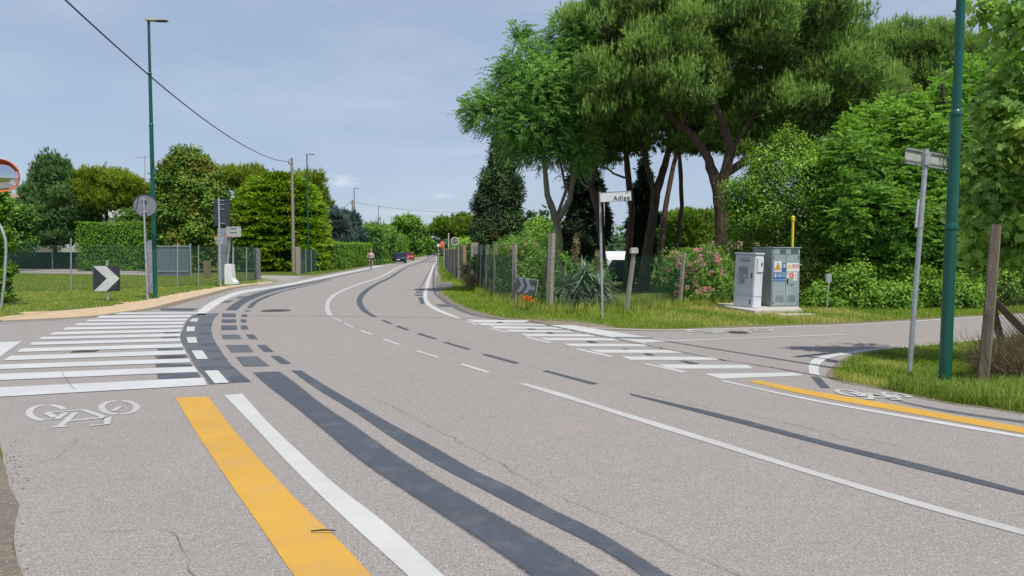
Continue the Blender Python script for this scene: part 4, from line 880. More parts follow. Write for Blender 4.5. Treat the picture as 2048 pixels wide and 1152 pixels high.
ltree('pine_tree', 'far umbrella pine with a broad flat crown beyond the speed sign', 912, 112, [(905,460,112,36,16),(935,458,112,26,18),(885,464,112,18,12),(915,470,112,40,14),(945,470,112,26,20)], L_PINE2, M_BARKP, 1200, 8, .8, (.5,.12), 116, 'far umbrella pines', style='tuft', zmin=-.35, fill=500)
ltree('pine_tree', 'far umbrella pine partly hidden behind the flecked cypress', 1075, 100, [(1072,465,100,45,24),(1100,480,100,30,24),(1045,475,100,30,20)], L_PLANE, M_BARKP, 700, 14, .8, (.5,.3), 117)
for i, (u, Y, ru, vt) in enumerate(((1345,92,42,448),(1385,88,48,450),(1425,94,45,449),(1470,90,45,450),(1302,96,40,456))):
    ltree('pine_tree', ['far pine crown right of the grey forked trunk', 'far pine crown in the middle of the gap before the thick pine trunk', 'far pine crown touching the thick pine trunk', 'far pine crown right of the thick pine trunk', 'far pine crown seen between the dark trunks'][i],
          u, Y, [(u,vt,Y,ru,18),(u+8,vt+28,Y,ru,26)], L_PINE2, M_BARKP, 560, 9, .7, (.45,.14), 120+i, 'pines closing the far lawn', style='tuft', fill=500, tipbright=.4)
ltree('tree', 'bushy dark tree behind the left edge ivy', 30, 60, [(30,450,60,30,34),(20,475,60,40,28),(48,432,60,20,22)], L_HEDGE2, M_BARKD, 520, 12, .5, (.3,.15), 130)
ltree('tree', 'shady tree behind the boundary fence, right of the block hedge', 310, 66, [(300,455,66,40,35),(270,440,66,30,20)], L_HEDGE2, M_BARKD, 500, 12, .5, (.3,.15), 131)
# ivy-clad stump at the extreme left edge
bush('ivy_column', 'tall ivy-covered column at the left picture edge behind the mirror pole', 'ivy', -6, 22.5, [(-8,400,22.5,22,40),(-10,470,22.5,24,50),(-10,545,22.5,24,50),(-12,600,22.5,26,30)], L_HEDGE, 900, 132, leaf=(.1,.08), cr=.16)

# hedges
def hedge(label, p0, p1, width, height, seed, mat=L_HEDGE, leaf=(.16,.1), dens=42, rough=.05, name='hedge', group=None):
    p0 = np.array(p0[:2], float); p1 = np.array(p1[:2], float); L = np.linalg.norm(p1-p0); d = (p1-p0)/L; nn = np.array([-d[1], d[0]]); r = np.random.default_rng(seed)
    c = (p0+p1)/2; b = (c[0], c[1], 0); t = empty(name, b, label, 'hedge', group)
    n = int(2.6*dens*(L*height*2+L*width+2*width*height)); w = r.random(n); V = []
    aF, aT, aE = L*height*2, L*width, 2*width*height; s = w*(aF+aT+aE)
    u = r.uniform(-L/2, L/2, n); y = r.uniform(-width/2, width/2, n); z = r.uniform(0, height, n); N = np.zeros((n, 3))
    f = s < aF; sg = np.where(r.random(n) < .5, 1, -1); y = np.where(f, sg*width/2, y); N[f, 1] = sg[f]
    tp = (s >= aF) & (s < aF+aT); z = np.where(tp, height, z); N[tp, 2] = 1
    e = s >= aF+aT; u = np.where(e, sg*L/2, u); N[e, 0] = sg[e]
    wob = rough*(np.sin(u*1.3+seed)+np.sin(u*3.7+z*2)+.7*np.sin(z*4+u*.7)); off = r.normal(0, rough*.8, n)+wob
    X = d[0]*(u+N[:, 0]*off)+nn[0]*(y+N[:, 1]*off); Yv = d[1]*(u+N[:, 0]*off)+nn[1]*(y+N[:, 1]*off); Z = np.maximum(z+N[:, 2]*off, .02)
    Nw = np.c_[d[0]*N[:, 0]+nn[0]*N[:, 1], d[1]*N[:, 0]+nn[1]*N[:, 1], N[:, 2]]
    D = unit(Nw*.5+np.array([0, 0, .6])+r.normal(size=(n, 3))*.6); Vv, I = rhombi(np.c_[X, Yv, Z], D, leaf[0]*r.uniform(.6, 1.2, n), leaf[1], r, N=Nw*1.1+np.array([0, 0, .35]))
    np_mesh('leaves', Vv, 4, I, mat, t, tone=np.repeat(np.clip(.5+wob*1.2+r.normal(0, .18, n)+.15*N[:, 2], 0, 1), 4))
    mb = MB(); mb.box((0, 0, height/2-.05), (L-.5, width-.5, height-.3), math.atan2(d[1], d[0])); o = mb.build('dark_core', L_HEDGE2, t); return t  # solid dark core box added so the hedge stays opaque between leaves
hedge('clipped block hedge standing beside the far path, behind the arrow sign', (-35.4, 59.5), (-30.4, 60.5), 1.6, 3.95, 201, dens=34)
HG = 'clipped roadside hedges on the left'
def hx(u, v): return G(u, v)
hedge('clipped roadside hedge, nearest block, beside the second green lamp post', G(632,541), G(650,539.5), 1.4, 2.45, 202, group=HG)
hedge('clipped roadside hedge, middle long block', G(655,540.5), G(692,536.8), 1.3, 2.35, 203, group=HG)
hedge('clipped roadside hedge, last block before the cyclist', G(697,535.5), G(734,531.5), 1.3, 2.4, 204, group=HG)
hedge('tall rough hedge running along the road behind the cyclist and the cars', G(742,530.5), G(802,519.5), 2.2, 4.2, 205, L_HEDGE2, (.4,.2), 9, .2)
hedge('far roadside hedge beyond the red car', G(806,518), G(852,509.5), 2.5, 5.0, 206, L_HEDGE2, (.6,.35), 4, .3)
hedge('far clipped hedge at the end of the lawn between the pine trunks', (17, 72), (29, 72), 1.5, 1.9, 207, L_HEDGE, (.25,.15), 22)
hedge('overgrown hedge along the right roadside beyond the speed sign', (-4.6, 82), (-9.5, 145), 3, 2.6, 208, L_PLANE, (.45,.25), 7, .25)
hedge('dark hedge in the garden behind the basketball hoop', (-22, 62), (-15.4, 66), 1.4, 2.2, 209, L_HEDGE2, (.25,.15), 16)
# far woods behind everything
def woods(name, label, segs, seed, mat, n, leaf):
    r = np.random.default_rng(seed); lobes = []
    for x0, x1, Y, hh in segs:
        x = x0
        while x < x1:
            w = r.uniform(5, 9); lobes.append((x, Y+r.uniform(-6, 6), hh*r.uniform(.35, .6), w, w, hh*r.uniform(.42, .6))); x += w*1.1
    o = crown(name, None, (0, 0, 0), lobes, mat, n, 12, 1.3, leaf, seed, fill=n); tag(o, label, 'woods', kind='stuff')
woods('woods', 'far belt of trees closing the horizon on both sides of the road', [(-230,-34,190,9),(-30,30,430,12),(14,240,210,9),(-120,-36,120,6),(40,120,110,7),(-10,22,150,8),(-16,10,240,11)], 301, L_FAR, 5200, (1.3,.9))

# ------------------------------------------------------------------ grass
def inpoly(P, poly):
    x, y = P[:, 0], P[:, 1]; c = np.zeros(len(P), bool); q = np.array([p[:2] for p in poly]); j = len(q)-1
    for i in range(len(q)):
        c ^= ((q[i, 1] > y) != (q[j, 1] > y)) & (x < (q[j, 0]-q[i, 0])*(y-q[i, 1])/(q[j, 1]-q[i, 1]+1e-12)+q[i, 0]); j = i
    return c
def grass(name, label, poly, n, hgt, wid, seed, mat=L_GRASS, cat='grass', clump=.5, lean=.45, tonef=None):
    r = np.random.default_rng(seed); q = np.array([p[:2] for p in poly]); lo, hi = q.min(0), q.max(0); pts = np.zeros((0, 2))
    while len(pts) < n:
        c = r.uniform(lo, hi, (n*2, 2)); c = c[inpoly(c, poly)]; pts = np.vstack([pts, c])
    pts = pts[:n]
    f = .5+.5*np.sin(pts[:, 0]*2.1+seed)*np.cos(pts[:, 1]*1.7)*np.sin(pts[:, 0]*.7+pts[:, 1]*.9); f2 = .5+.5*np.sin(pts[:, 0]*7.3)*np.sin(pts[:, 1]*6.1+pts[:, 0]*3)
    H = hgt*(1-clump+clump*(f*.6+f2*.8))*r.uniform(.45, 1.25, n); a = r.uniform(0, 2*math.pi, n); ln = r.uniform(.05, lean, n)
    P = np.c_[pts, np.full(n, -.01)]; d = np.c_[np.cos(a), np.sin(a), np.zeros(n)]; s = np.c_[-np.sin(a+.6), np.cos(a+.6), np.zeros(n)]; z = np.array([0, 0, 1.]); w = wid*r.uniform(.6, 1.3, n)[:, None]
    Hh = H[:, None]; l = ln[:, None]
    V = np.stack([P-s*w*.5, P+s*w*.5, P+z*Hh*.6+d*Hh*l*.35+s*w*.38, P+z*Hh*.6+d*Hh*l*.35-s*w*.38, P+z*Hh*(1-l*.3)+d*Hh*l*1.1], 1).reshape(-1, 3)
    b = np.arange(n)[:, None]*5; I = np.vstack([b+[0, 1, 2], b+[0, 2, 3], b+[3, 2, 4]])
    tone = np.clip(.25+.35*f+.3*r.random(n)+(tonef(pts) if tonef else 0), 0, 1)
    o = np_mesh(name, V, 3, I, mat, None, tone=np.repeat(tone, 5)); return tag(o, label, cat, kind='stuff')
isl = [G(*p) for p in island] + [(6.2, 5.4), (9.5, 5.6), (12, 9), (12.5, 13.2)]
grass('grass', 'long green grass on the corner island at the foot of the poles', isl, 75000, .10, .007, 401, L_GRASSD, lean=.95, clump=.75, tonef=lambda p: -.2+.75*np.clip(np.sin(p[:, 0]*3.1+1)*np.sin(p[:, 1]*2.3+.5)-.35, 0, 1))
grass('tall_weeds', 'fresh tall weeds along the front edge of the corner island', [G(*p) for p in ((1760,778),(1906,808),(1983,817),(2048,828),(2200,845),(2300,800),(2048,775),(1880,765))], 6500, .22, .009, 402, lean=1.1)
rv = [G(*p) for p in ((885,545),(884,556),(905,562),(905,577),(884,580),(888,590),(907,604),(935,617.5),(964,626),(1001,635),(1042,639),(1085,643),(1160,646),(1200,650),(1245,656),(1340,658),(1463,653),(1716,645),(1963,631),(2060,625),(2060,606),(1700,603),(1600,612),(1440,606),(1380,596),(1200,600),(1100,602),(1000,590),(950,575),(925,557),(905,535),(893,520))]
dry = lambda p: .5*(.5+.5*np.sin(p[:, 0]*2.3+p[:, 1]))*np.clip((p[:, 0]-2.5)/3, 0, 1)*(p[:, 0] < 9)
grass('verge_grass', 'mixed green and dry grass verge along the fence and the side road', rv, 110000, .11, .011, 403, L_GRASSD, lean=.7, tonef=lambda p: dry(p)-.08)
grass('tall_grass', 'rank grass and dry stalks along the foot of the corner fence', [G(*p) for p in ((950,590),(1000,612),(1060,624),(1110,628),(1250,628),(1370,617),(1460,612),(1460,600),(1370,602),(1250,608),(1110,610),(1040,604),(990,588),(950,572))], 11000, .34, .011, 404, L_GRASSD, lean=.7, tonef=lambda p: .05)
lg = [G(*p) for p in ([(-500,650),(-80,646)] + sandU + [(560,561),(516,556),(440,552),(300,552),(150,549),(0,546),(-500,546)])]
grass('lawn_grass', 'short grass of the verge behind the sand strip on the left', lg, 130000, .085, .018, 405, L_GRASSD, lean=.7, tonef=lambda p: .02)
grass('roadside_grass', 'narrow strip of grass in front of the roadside hedges', [G(*p) for p in ((525,549),(590,551),(640,548.5),(700,538.7),(735,531.8),(780,522.8),(830,513),(830,510),(780,520),(735,528),(690,535),(640,541),(590,544),(525,545))], 26000, .12, .03, 406)
grass('roadside_grass', 'strip of long grass beside the far right edge line', [G(*p) for p in ((875,510),(877,530),(881,549),(883,560),(925,562),(905,535),(892,520),(880,511))], 24000, .22, .03, 407, lean=.6)

# ================================================================== street furniture and other objects
def obj_text(name, txt, size, mat, parent, M, thick=.001, align='CENTER', bold=0):
    c = bpy.data.curves.new(name, 'FONT'); c.body = txt; c.size = size; c.extrude = thick; c.align_x = align; c.align_y = 'CENTER'; c.offset = bold; c.space_character = 1.12
    tmp = bpy.data.objects.new('tmp', c); me = bpy.data.meshes.new_from_object(tmp); bpy.data.objects.remove(tmp)
    me.name = name; me.transform(M); return link_mesh(name, me, mat, parent)
def panelM(o, right, up):
    """matrix whose local x = right, y = up, z = normal, at o"""
    x = Vector([float(q) for q in right]).normalized(); y = Vector([float(q) for q in up]); y = (y-x*y.dot(x)).normalized(); z = x.cross(y)
    return Matrix(((x.x, y.x, z.x, float(o[0])), (x.y, y.y, z.y, float(o[1])), (x.z, y.z, z.z, float(o[2])), (0, 0, 0, 1)))
def pbox(mb, M, cx, cy, w, hh, t, z0=0.):
    b = len(mb.v)
    for z in (z0, z0+t):
        for x, y in ((-1, -1), (1, -1), (1, 1), (-1, 1)): mb.v.append(tuple(M @ Vector((cx+x*w/2, cy+y*hh/2, z))))
    for f in ((0,3,2,1),(4,5,6,7),(0,1,5,4),(1,2,6,5),(2,3,7,6),(3,0,4,7)): mb.f.append(tuple(b+i for i in f))
    return mb
def ppoly(mb, M, poly, t, z0=0.):
    b = len(mb.v); n = len(poly)
    for z in (z0, z0+t):
        for x, y in poly: mb.v.append(tuple(M @ Vector((x, y, z))))
    mb.f.append(tuple(b+i for i in range(n))[::-1]); mb.f.append(tuple(b+n+i for i in range(n)))
    for i in range(n): j = (i+1) % n; mb.f.append((b+i, b+j, b+n+j, b+n+i))
    return mb
def disc(r, n=28, cx=0, cy=0, a0=0): return [(cx+r*math.cos(2*math.pi*k/n+a0), cy+r*math.sin(2*math.pi*k/n+a0)) for k in range(n)]
def pstroke(mb, M, pts, w, z0, t=.0012):
    for (x0, y0), (x1, y1) in zip(pts[:-1], pts[1:]):
        d = math.hypot(x1-x0, y1-y0) or 1e-6; nx, ny = -(y1-y0)/d*w/2, (x1-x0)/d*w/2; ex, ey = (x1-x0)/d*w*.35, (y1-y0)/d*w*.35
        ppoly(mb, M, [(x0-ex+nx, y0-ey+ny), (x0-ex-nx, y0-ey-ny), (x1+ex-nx, y1+ey-ny), (x1+ex+nx, y1+ey+ny)], t, z0); z0 += .00004

# --- street lamps
LG_ = 'tall green street lamps along the left side'
def lamp(label, base, hgt, rings, group=None, rad=(.072, .060, .046), lean=(0, 0), head=1, hd=(1, .1)):
    t = empty('street_lamp', base, label, 'street lamp', group)
    zs = [0]+list(rings)+[hgt]; mb = MB(); P = []; Rr = []
    for i in range(len(zs)-1):
        r0, r1 = rad[min(i, 2)], rad[min(i, 2)]*.93
        P += [(lean[0]*zs[i], lean[1]*zs[i], zs[i]), (lean[0]*zs[i+1], lean[1]*zs[i+1], zs[i+1]-.001)]; Rr += [r0, r1]
    for i in range(0, len(P), 2): mb.tube(P[i:i+2], Rr[i:i+2], 20)
    mb.build('pole', M_GREEN, t, True)
    for i, z in enumerate(rings):
        mb = MB(); mb.lathe((lean[0]*z, lean[1]*z, z), [(rad[min(i, 2)]*.95, -.035), (rad[min(i, 2)]*1.08, -.03), (rad[min(i, 2)]*1.08, .01), (rad[min(i+1, 2)]*1.02, .035)], 20); mb.build('joint_collar', M_GREEN, t, True)
    mb = MB(); mb.lathe((0, 0, 0), [(rad[0]*1.25, 0), (rad[0]*1.22, .03), (rad[0]*1.03, .05)], 20); mb.build('base_ring', M_GREEN, t, True)
    if head:
        a = math.atan2(hd[1], hd[0]); x, y = lean[0]*hgt, lean[1]*hgt; c, s_ = math.cos(a), math.sin(a)
        mb = MB(); L = .62; M = Matrix.Translation((x, y, hgt)) @ Matrix.Rotation(a, 4, 'Z')
        mb.prism([(-.08, 0), (-.08, .09), (.12, .10), (L, .045), (L, .02), (.2, .0)], -.11, .11, M); hdm = mb.build('lamp_head', paint('pale_grey_aluminium', (.5, .5, .48), .4, .2), t, False, .008)
        mb = MB(); mb.box((x+c*.4, y+s_*.4, hgt-.004), (.34, .16, .012), a); mb.build('led_panel', M_BLACK, hdm)
    return t
b1 = G(311, 597); lamp('tall green street lamp beside the arrow sign and the crossing, nearest on the left', b1, W(296, 42, b1[1])[2], [W(310, 250, b1[1])[2], W(303, 147, b1[1])[2]], LG_)
hL = W(296, 42, b1[1])[2]
for i, (u, Y) in enumerate(((617, 57.5), (710, 88), (758, 124), (784, 160), (800, 205))):
    p = W(u, 540, Y); lamp(['second green street lamp, next to the wooden utility pole', 'third green street lamp, in front of the clipped hedge', 'fourth green street lamp, rising over the rough hedge',
                       'fifth green street lamp, far off by the distant trees', 'sixth and farthest green street lamp, before the bright round tree'][i], (p[0], Y, 0), hL-.1, [5.9, 7.6], LG_)
b2 = G(1889, 772); lamp('thick green lamp post close on the right corner island, top out of frame', b2, 9.4, [W(1900, 453, b2[1])[2], W(1907, 226, b2[1])[2]], None, (.069, .063, .050), (.0125, 0), 1, (-1, .2))
# --- utility poles and cables
UG = 'utility poles along the left side'
def upole(label, base, hgt, mat, r0=.14, r1=.09):
    t = empty('utility_pole', base, label, 'utility pole', UG); mb = MB(); mb.tube([(0, 0, -.05), (.01, 0, hgt*.5), (0, 0, hgt)], [r0, (r0+r1)/2, r1], 14); mb.build('pole', mat, t, True)
    mb = MB(); mb.tube([(-r1-.16, 0, hgt-.42), (-r1-.16, 0, hgt-.15), (-.02, 0, hgt-.1)], .02, 6); mb.tube([(-r1-.16, 0, hgt-.42), (-.02, 0, hgt-.5)], .015, 6); mb.build('cable_bracket', M_BLACK, t); return t
ups = [(587, 54, 8.5, 'tall wooden-looking utility pole in front of the golden conifer, nearest of its row'), (706.5, 97, 8.5, 'second utility pole, just left of the third green lamp post'), (761.5, 141, 8.3, 'third utility pole, above the rough hedge'),
       (789, 176, 8.3, 'fourth utility pole, pale, before the dark distant tree'), (802.5, 213, 8.3, 'fifth utility pole, pale and short behind the cars'), (813, 246, 8.3, 'farthest pale utility pole, in front of the bright round tree')]
tops = []
for i, (u, Y, hh, lab) in enumerate(ups):
    p = W(u, 540, Y); upole(lab, (p[0], Y, 0), hh, M_CONCW if i > 2 else M_WOODP); tops.append((p[0]-.25, Y, hh-.3))
def cable(label, pts, r, name='overhead_cable'):
    mb = MB(); mb.tube(pts, r, 5); tag(mb.build(name, M_CABLE, None, True), label, 'cable')
pts = []
for Y in np.linspace(54, 7, 60): pts.append((-16.3-.25*(Y-40)/14*(Y > 40)+.161*(54-Y), Y, 6.87+.00273*(Y-31.5)**2))
cable('thick black overhead cable sweeping down from the top left corner to the nearest utility pole', pts, .022)
for i in range(len(tops)-1):
    a, b = np.array(tops[i]), np.array(tops[i+1]); cable(['sagging overhead cable from the nearest to the second utility pole', 'sagging overhead cable from the second to the third utility pole', 'sagging overhead cable from the third to the fourth utility pole',
      'far sagging overhead cable from the fourth to the fifth utility pole', 'farthest sagging overhead cable, behind the cars'][i], [a+(b-a)*t+np.array([0, 0, -4*1.9*t*(1-t)]) for t in np.linspace(0, 1, 20)], .024+.006*i)
a = np.array([tops[1][0]+.3, 97, 8.2]); b = W(960, 424, 104)
cable('thin cable crossing the road high up towards the flecked cypress', [a+(b-a)*t+np.array([0, 0, -4*.5*t*(1-t)]) for t in np.linspace(0, 1, 20)], .018)

# --- left signs
def post(mb, base, top, r=.03, n=14): mb.tube([base, top], r, n); return mb
b = G(216, 601); t = empty('arrow_sign', b, 'black square sign with a white arrow chevron pointing right, in the grass', 'road sign')
mb = MB(); mb.tube([(0, 0, -.05), (0, 0, W(216, 521, b[1])[2])], .032, 12); mb.build('post', M_GALV, t, True)
zc = W(216, 557, b[1])[2]; M = panelM((0, -.045, zc), (1, .12, 0), (0, 0, 1)); hs = PX(25.5, b[1])
mb = MB(); pbox(mb, M, 0, 0, hs*2, hs*2, .012); pl = mb.build('panel', paint('charcoal_sheet', (.035, .04, .05), .5), t, False, .003)
mb = MB(); q = hs
for sg in (1, -1): ppoly(mb, M, [(-.96*q, sg*.98*q), (-.02*q, sg*.98*q), (.97*q, 0), (.02*q, 0)][::(1 if sg < 0 else -1)], .003, .0125)
mb.build('arrow', paint('reflective_white', (.6, .6, .6), .4), pl)
b = G(295, 600); t = empty('round_sign', b, 'grey back of a round sign on a thin post touching the nearest left lamp', 'road sign')
mb = MB(); top = W(287, 396, b[1])-b; mb.tube([(0, 0, -.05), tuple(top)], .032, 12); mb.build('post', M_GALV, t, True)
c = W(289, 411, b[1])-b; R0 = PX(22, b[1]); M = panelM((c[0], c[1]+.05, c[2]), (-1, -.25, 0), (0, 0, 1))
mb = MB(); ppoly(mb, M, disc(R0, 36), .006); ppoly(mb, M, disc(R0*1.0, 36), .004, .0075); d = mb.build('disc', paint('grey_sign_back', (.20, .22, .25), .5, .1), t)
mb = MB(); Mr = panelM((c[0], c[1]+.04, c[2]), (1, .25, 0), (0, 0, 1)); pts = [tuple(Mr @ Vector((R0*1.0*math.cos(a), R0*math.sin(a), 0))) for a in np.linspace(0, 2*math.pi, 40)]; mb.tube(pts, .012, 6); mb.build('rim', M_DARK, d, True)
mb = MB(); mb.box((c[0], c[1]-.0, c[2]+.2), (.16, .05, .04)); mb.box((c[0], c[1]-.0, c[2]-.2), (.16, .05, .04)); mb.build('clamp', M_GALV, t)
b = G(303, 585); t = MB(); t.box((b[0], b[1], .98), (.22, .22, 1.98)); t.lathe((b[0], b[1], 1.972), [(.11, 0), (.10, .05), (.05, .09)], 16)
tag(t.build('concrete_pillar', paint('blue_grey_concrete', (.28, .30, .33), .9, 0, .2, 10), None, False, .012), 'grey concrete pillar with rounded top, behind the nearest left lamp', 'pillar')
b = G(441, 574); t = empty('direction_sign', b, 'tall dark sign back on a pale post beside the sand verge', 'road sign')
mb = MB(); mb.tube([(0, 0, -.05), (0, 0, W(442, 396, b[1])[2])], .045, 14); mb.build('post', M_GALV, t, True)
x0 = W(427, 425, b[1])-b; x1 = W(458.5, 425, b[1])-b; z0 = W(440, 452, b[1])[2]; z1 = W(440, 398, b[1])[2]
mb = MB(); mb.box(((x0[0]+x1[0])/2, .07, (z0+z1)/2), (x1[0]-x0[0], .02, z1-z0)); pn = mb.build('panel', M_DARK, t, False, .004)
mb = MB()
for k in (.1, .62, .8, .95): mb.box(((x0[0]+x1[0])/2+.02, .045, z0+(z1-z0)*k), ((x1[0]-x0[0])*.3, .025, .03))
mb.build('rail', M_GALV, pn)
b = W(447, 560, 40.5); mb = MB(); mb.box((b[0], 40.5, 1.45), (.46, .3, 2.9)); mb.box((b[0], 40.5, 1.55), (.5, .34, .04)); mb.box((b[0], 40.34, 2.3), (.36, .02, .7))
tag(mb.build('utility_cabinet', paint('pale_blue_grey_steel', (.27, .31, .35), .5, .1), None, False, .01), 'tall narrow blue-grey cabinet standing behind the dark sign post', 'cabinet')
# basketball hoop
b = G(461, 569.5); Yb = b[1]; t = empty('basketball_hoop', b, 'portable basketball hoop with white base, backboard and red rim behind the fence', 'basketball hoop')
mb = MB(); mb.prism([(-.2, 0), (.34, 0), (.34, .12), (.17, .28), (.13, 1.0), (-.18, 1.0), (-.2, .5)], -.25, .25); mb.build('base_tank', M_WHT, t, False, .03)
zt = W(460, 463, Yb)[2]; mb = MB(); mb.tube([(-.12, 0, 1.0), (.02, 0, zt-.35), (.1, -.02, zt)], .04, 10); mb.tube([(.12, 0, 1.0), (.16, 0, zt-.5)], .02, 8); mb.build('pole', M_GALV, t, True)
M = panelM((.28, -.2, zt-.02), (1, -.35, 0), (0, 0, 1)); mb = MB(); pbox(mb, M, 0, 0, .86, .5, .03); bb = mb.build('backboard', paint('grey_white_board', (.5, .5, .5), .4), t, False, .005)
mb = MB(); pbox(mb, M, 0, -.04, .36, .03, .004, .032); pbox(mb, M, 0, .15, .36, .03, .004, .032); mb.build('target_frame', M_BLACK, bb)
mb = MB(); mb.tube([(-.38+.23*math.cos(a), -.35+.23*math.sin(a), zt-.22) for a in np.linspace(0, 2*math.pi, 24)], .014, 6); mb.box((-.1, -.22, zt-.22), (.2, .1, .03)); rm = mb.build('rim', M_RED, t, True)
mb = MB()
for a in np.linspace(0, 2*math.pi, 12, endpoint=False): mb.tube([(-.38+.23*math.cos(a), -.35+.23*math.sin(a), zt-.23), (-.38+.13*math.cos(a+.3), -.35+.13*math.sin(a+.3), zt-.6)], .006, 4)
mb.build('net', M_WHT, rm)
# --- traffic mirror, near left
def sphere_cap(r, bulge, n=32, m=8):
    V = []; I = []
    for i in range(m+1):
        rr = r*i/m
        for k in range(n): a = 2*math.pi*k/n; V.append((rr*math.cos(a), rr*math.sin(a), bulge*(1-(i/m)**2)))
    for i in range(m):
        for k in range(n): I.append((i*n+k, (i+1)*n+k, (i+1)*n+(k+1) % n, i*n+(k+1) % n))
    return V, I
b = G(2, 616); Ym = b[1]; t = empty('traffic_mirror', b, 'round convex traffic mirror with orange frame on a bent steel pole, left edge', 'traffic mirror')
c = W(3, 352, Ym-.25)-b; mb = MB(); pp = [(0, 0, -.05)]+[tuple(W(u, v, Ym)-b) for u, v in ((9, 560), (12, 500), (11, 480), (4, 458), (-8, 438), (-16, 410), (-18, 380), (-18, 352))]+[(c[0]-.15, .02, c[2])]
mb.tube(pp, .036, 12); mb.build('pole', M_GALV, t, True)
rm_ = PX(31, Ym-.25); M = panelM((c[0], c[1], c[2]), (1, .35, 0), (0, 0, 1))
m_mir, n_, l_, bb_ = nt('mirror_glass'); bb_.inputs['Metallic'].default_value = 1; bb_.inputs['Roughness'].default_value = .04; bb_.inputs['Base Color'].default_value = (.62, .66, .7, 1)
V, I = sphere_cap(rm_*.93, .09); V = [tuple(M @ Vector(v)) for v in V]; mi = np_mesh('mirror_face', V, 4, I, m_mir, t, smooth=True)
mb = MB(); pr = [(rm_, -.05), (rm_*1.03, .0), (rm_*1.0, .03), (rm_*.93, .01)]; bq = len(mb.v); n = 40
for r0, z in pr:
    for k in range(n): a = 2*math.pi*k/n; mb.v.append(tuple(M @ Vector((r0*math.cos(a), r0*math.sin(a), z))))
for i in range(3):
    for k in range(n): mb.f.append((i*n+k, i*n+(k+1) % n, (i+1)*n+(k+1) % n, (i+1)*n+k))
mb.f.append(tuple(range(n))[::-1]); mb.build('frame', M_ORANGE, t, True)
mb = MB(); n = 18
for z in (.0, .17):
    for r_ in (rm_*1.03, rm_*1.05):
        for k in range(n+1): a = R_(25)+R_(130)*k/n; mb.v.append(tuple(M @ Vector((r_*math.cos(a), r_*math.sin(a), z))))
q = n+1
for k in range(n):
    mb.f += [(k, k+1, 2*q+k+1, 2*q+k), (q+k, 3*q+k, 3*q+k+1, q+k+1), (2*q+k, 2*q+k+1, 3*q+k+1, 3*q+k), (k, q+k, q+k+1, k+1)]
mb.build('visor', M_ORANGE, t, True)

# --- fences
def mesh_fence(parent, A, B, h0, h1, mat, step=.1, w=.0035, hstep=.12, name='wire_mesh', off=None):
    """welded wire between world points A and B (xy), h0..h1"""
    A = np.array(A[:2], float); B = np.array(B[:2], float); L = np.linalg.norm(B-A); d = (B-A)/L; nn = np.array([-d[1], d[0]]); V = []; I = []
    def bar(p, q, s):   # four-sided thin bar
        b = len(V); ax = unit(np.array(q)-np.array(p)); s1 = unit(np.cross(ax, [.3, .5, .81])); s2 = np.cross(ax, s1)
        for e in (p, q):
            for k in range(3): a = 2*math.pi*k/3; V.append(np.array(e)+(s1*math.cos(a)+s2*math.sin(a))*s)
        for k in range(3): I.append((b+k, b+(k+1) % 3, b+3+(k+1) % 3, b+3+k))
    for x in np.arange(0, L, step): p = A+d*x; bar((p[0], p[1], h0), (p[0], p[1], h1), w)
    for z in np.arange(h0, h1+.001, hstep): bar((A[0], A[1], z), (B[0], B[1], z), w)
    return np_mesh(name, V, 4, I, mat, parent, off=off)
def fpost(parent, A, B, r, mat, name='post', square=False, off=(0, 0, 0)):
    mb = MB()
    if square:
        mb.tube([A, B], [r*1.41, r*1.3], 4)
    else: mb.tube([A, B], [r, r*.95], 10)
    return mb.build(name, mat, parent, not square, off=off)
# corner fence, right of the road
fo = G(1104, 622); t = empty('corner_fence', fo, 'green wire mesh fence on concrete posts turning the corner behind the verge', 'fence')
PO = [(948, 574, 492, 5), (955, 577.5, 491, 5.5), (962, 581, 490, 6), (973, 587, 489, 7), (990, 597, 487, 8.5), (1028, 611, 487, 9)]
bases = []
for u, vb, vt, w in PO:
    A = G(u, vb); B = W(u+2, vt, A[1]); A[2] = -.05; fpost(t, A, B, PX(w/2, A[1])*.8, M_CONC, 'concrete_post', True, fo); bases.append(A)
A = G(1099, 622); B = W(1104, 466, A[1]); A[2] = -.05; fpost(t, A, B, .072, M_CONC, 'corner_post', True, fo); bases.append(A); cor = A
RP = []
for u, vb, u2, vt, w in ((1252, 625, 1268, 505, 7), (1359, 612, 1368, 505, 8)):
    A = G(u, vb); B = W(u2, vt, A[1]); A[2] = -.05; fpost(t, A, B, .045, M_CONC, 'concrete_post', True, fo); RP.append(A)
A = W(1268, 503, RP[0][1]); mb = MB(); mb.box((A[0], A[1], A[2]+.02), (.2, .2, .16)); mb.build('post_cap', M_CONCW, t, False, .02, off=fo)
for (u0, v0), (u1, v1) in (((1106, 490), (1150, 606)), ((1098, 500), (1081, 585))):
    A = W(u0, v0, cor[1]); B = G(u1, v1+8) if u1 > 1100 else G(u1, v1+25); B[2] = .02; fpost(t, B, A, .035, M_CONC, 'brace', True, fo)
A = bases[2]; fpost(t, G(985, 592)+np.array([0, 0, .0]), A+np.array([.1, 0, 1.2]), .03, M_CONC, 'brace', True, fo)
for A, B in zip(bases[:-1], bases[1:]): mesh_fence(t, A, B, .05, 1.48, M_WIRE, .065, .0028, .075, off=fo)
endp = G(1452, 607)
for A, B in ((cor, RP[0]), (RP[0], RP[1]), (RP[1], endp)): mesh_fence(t, A, B, .05, 1.45, M_WIRE, .07, .0034, .07, off=fo)
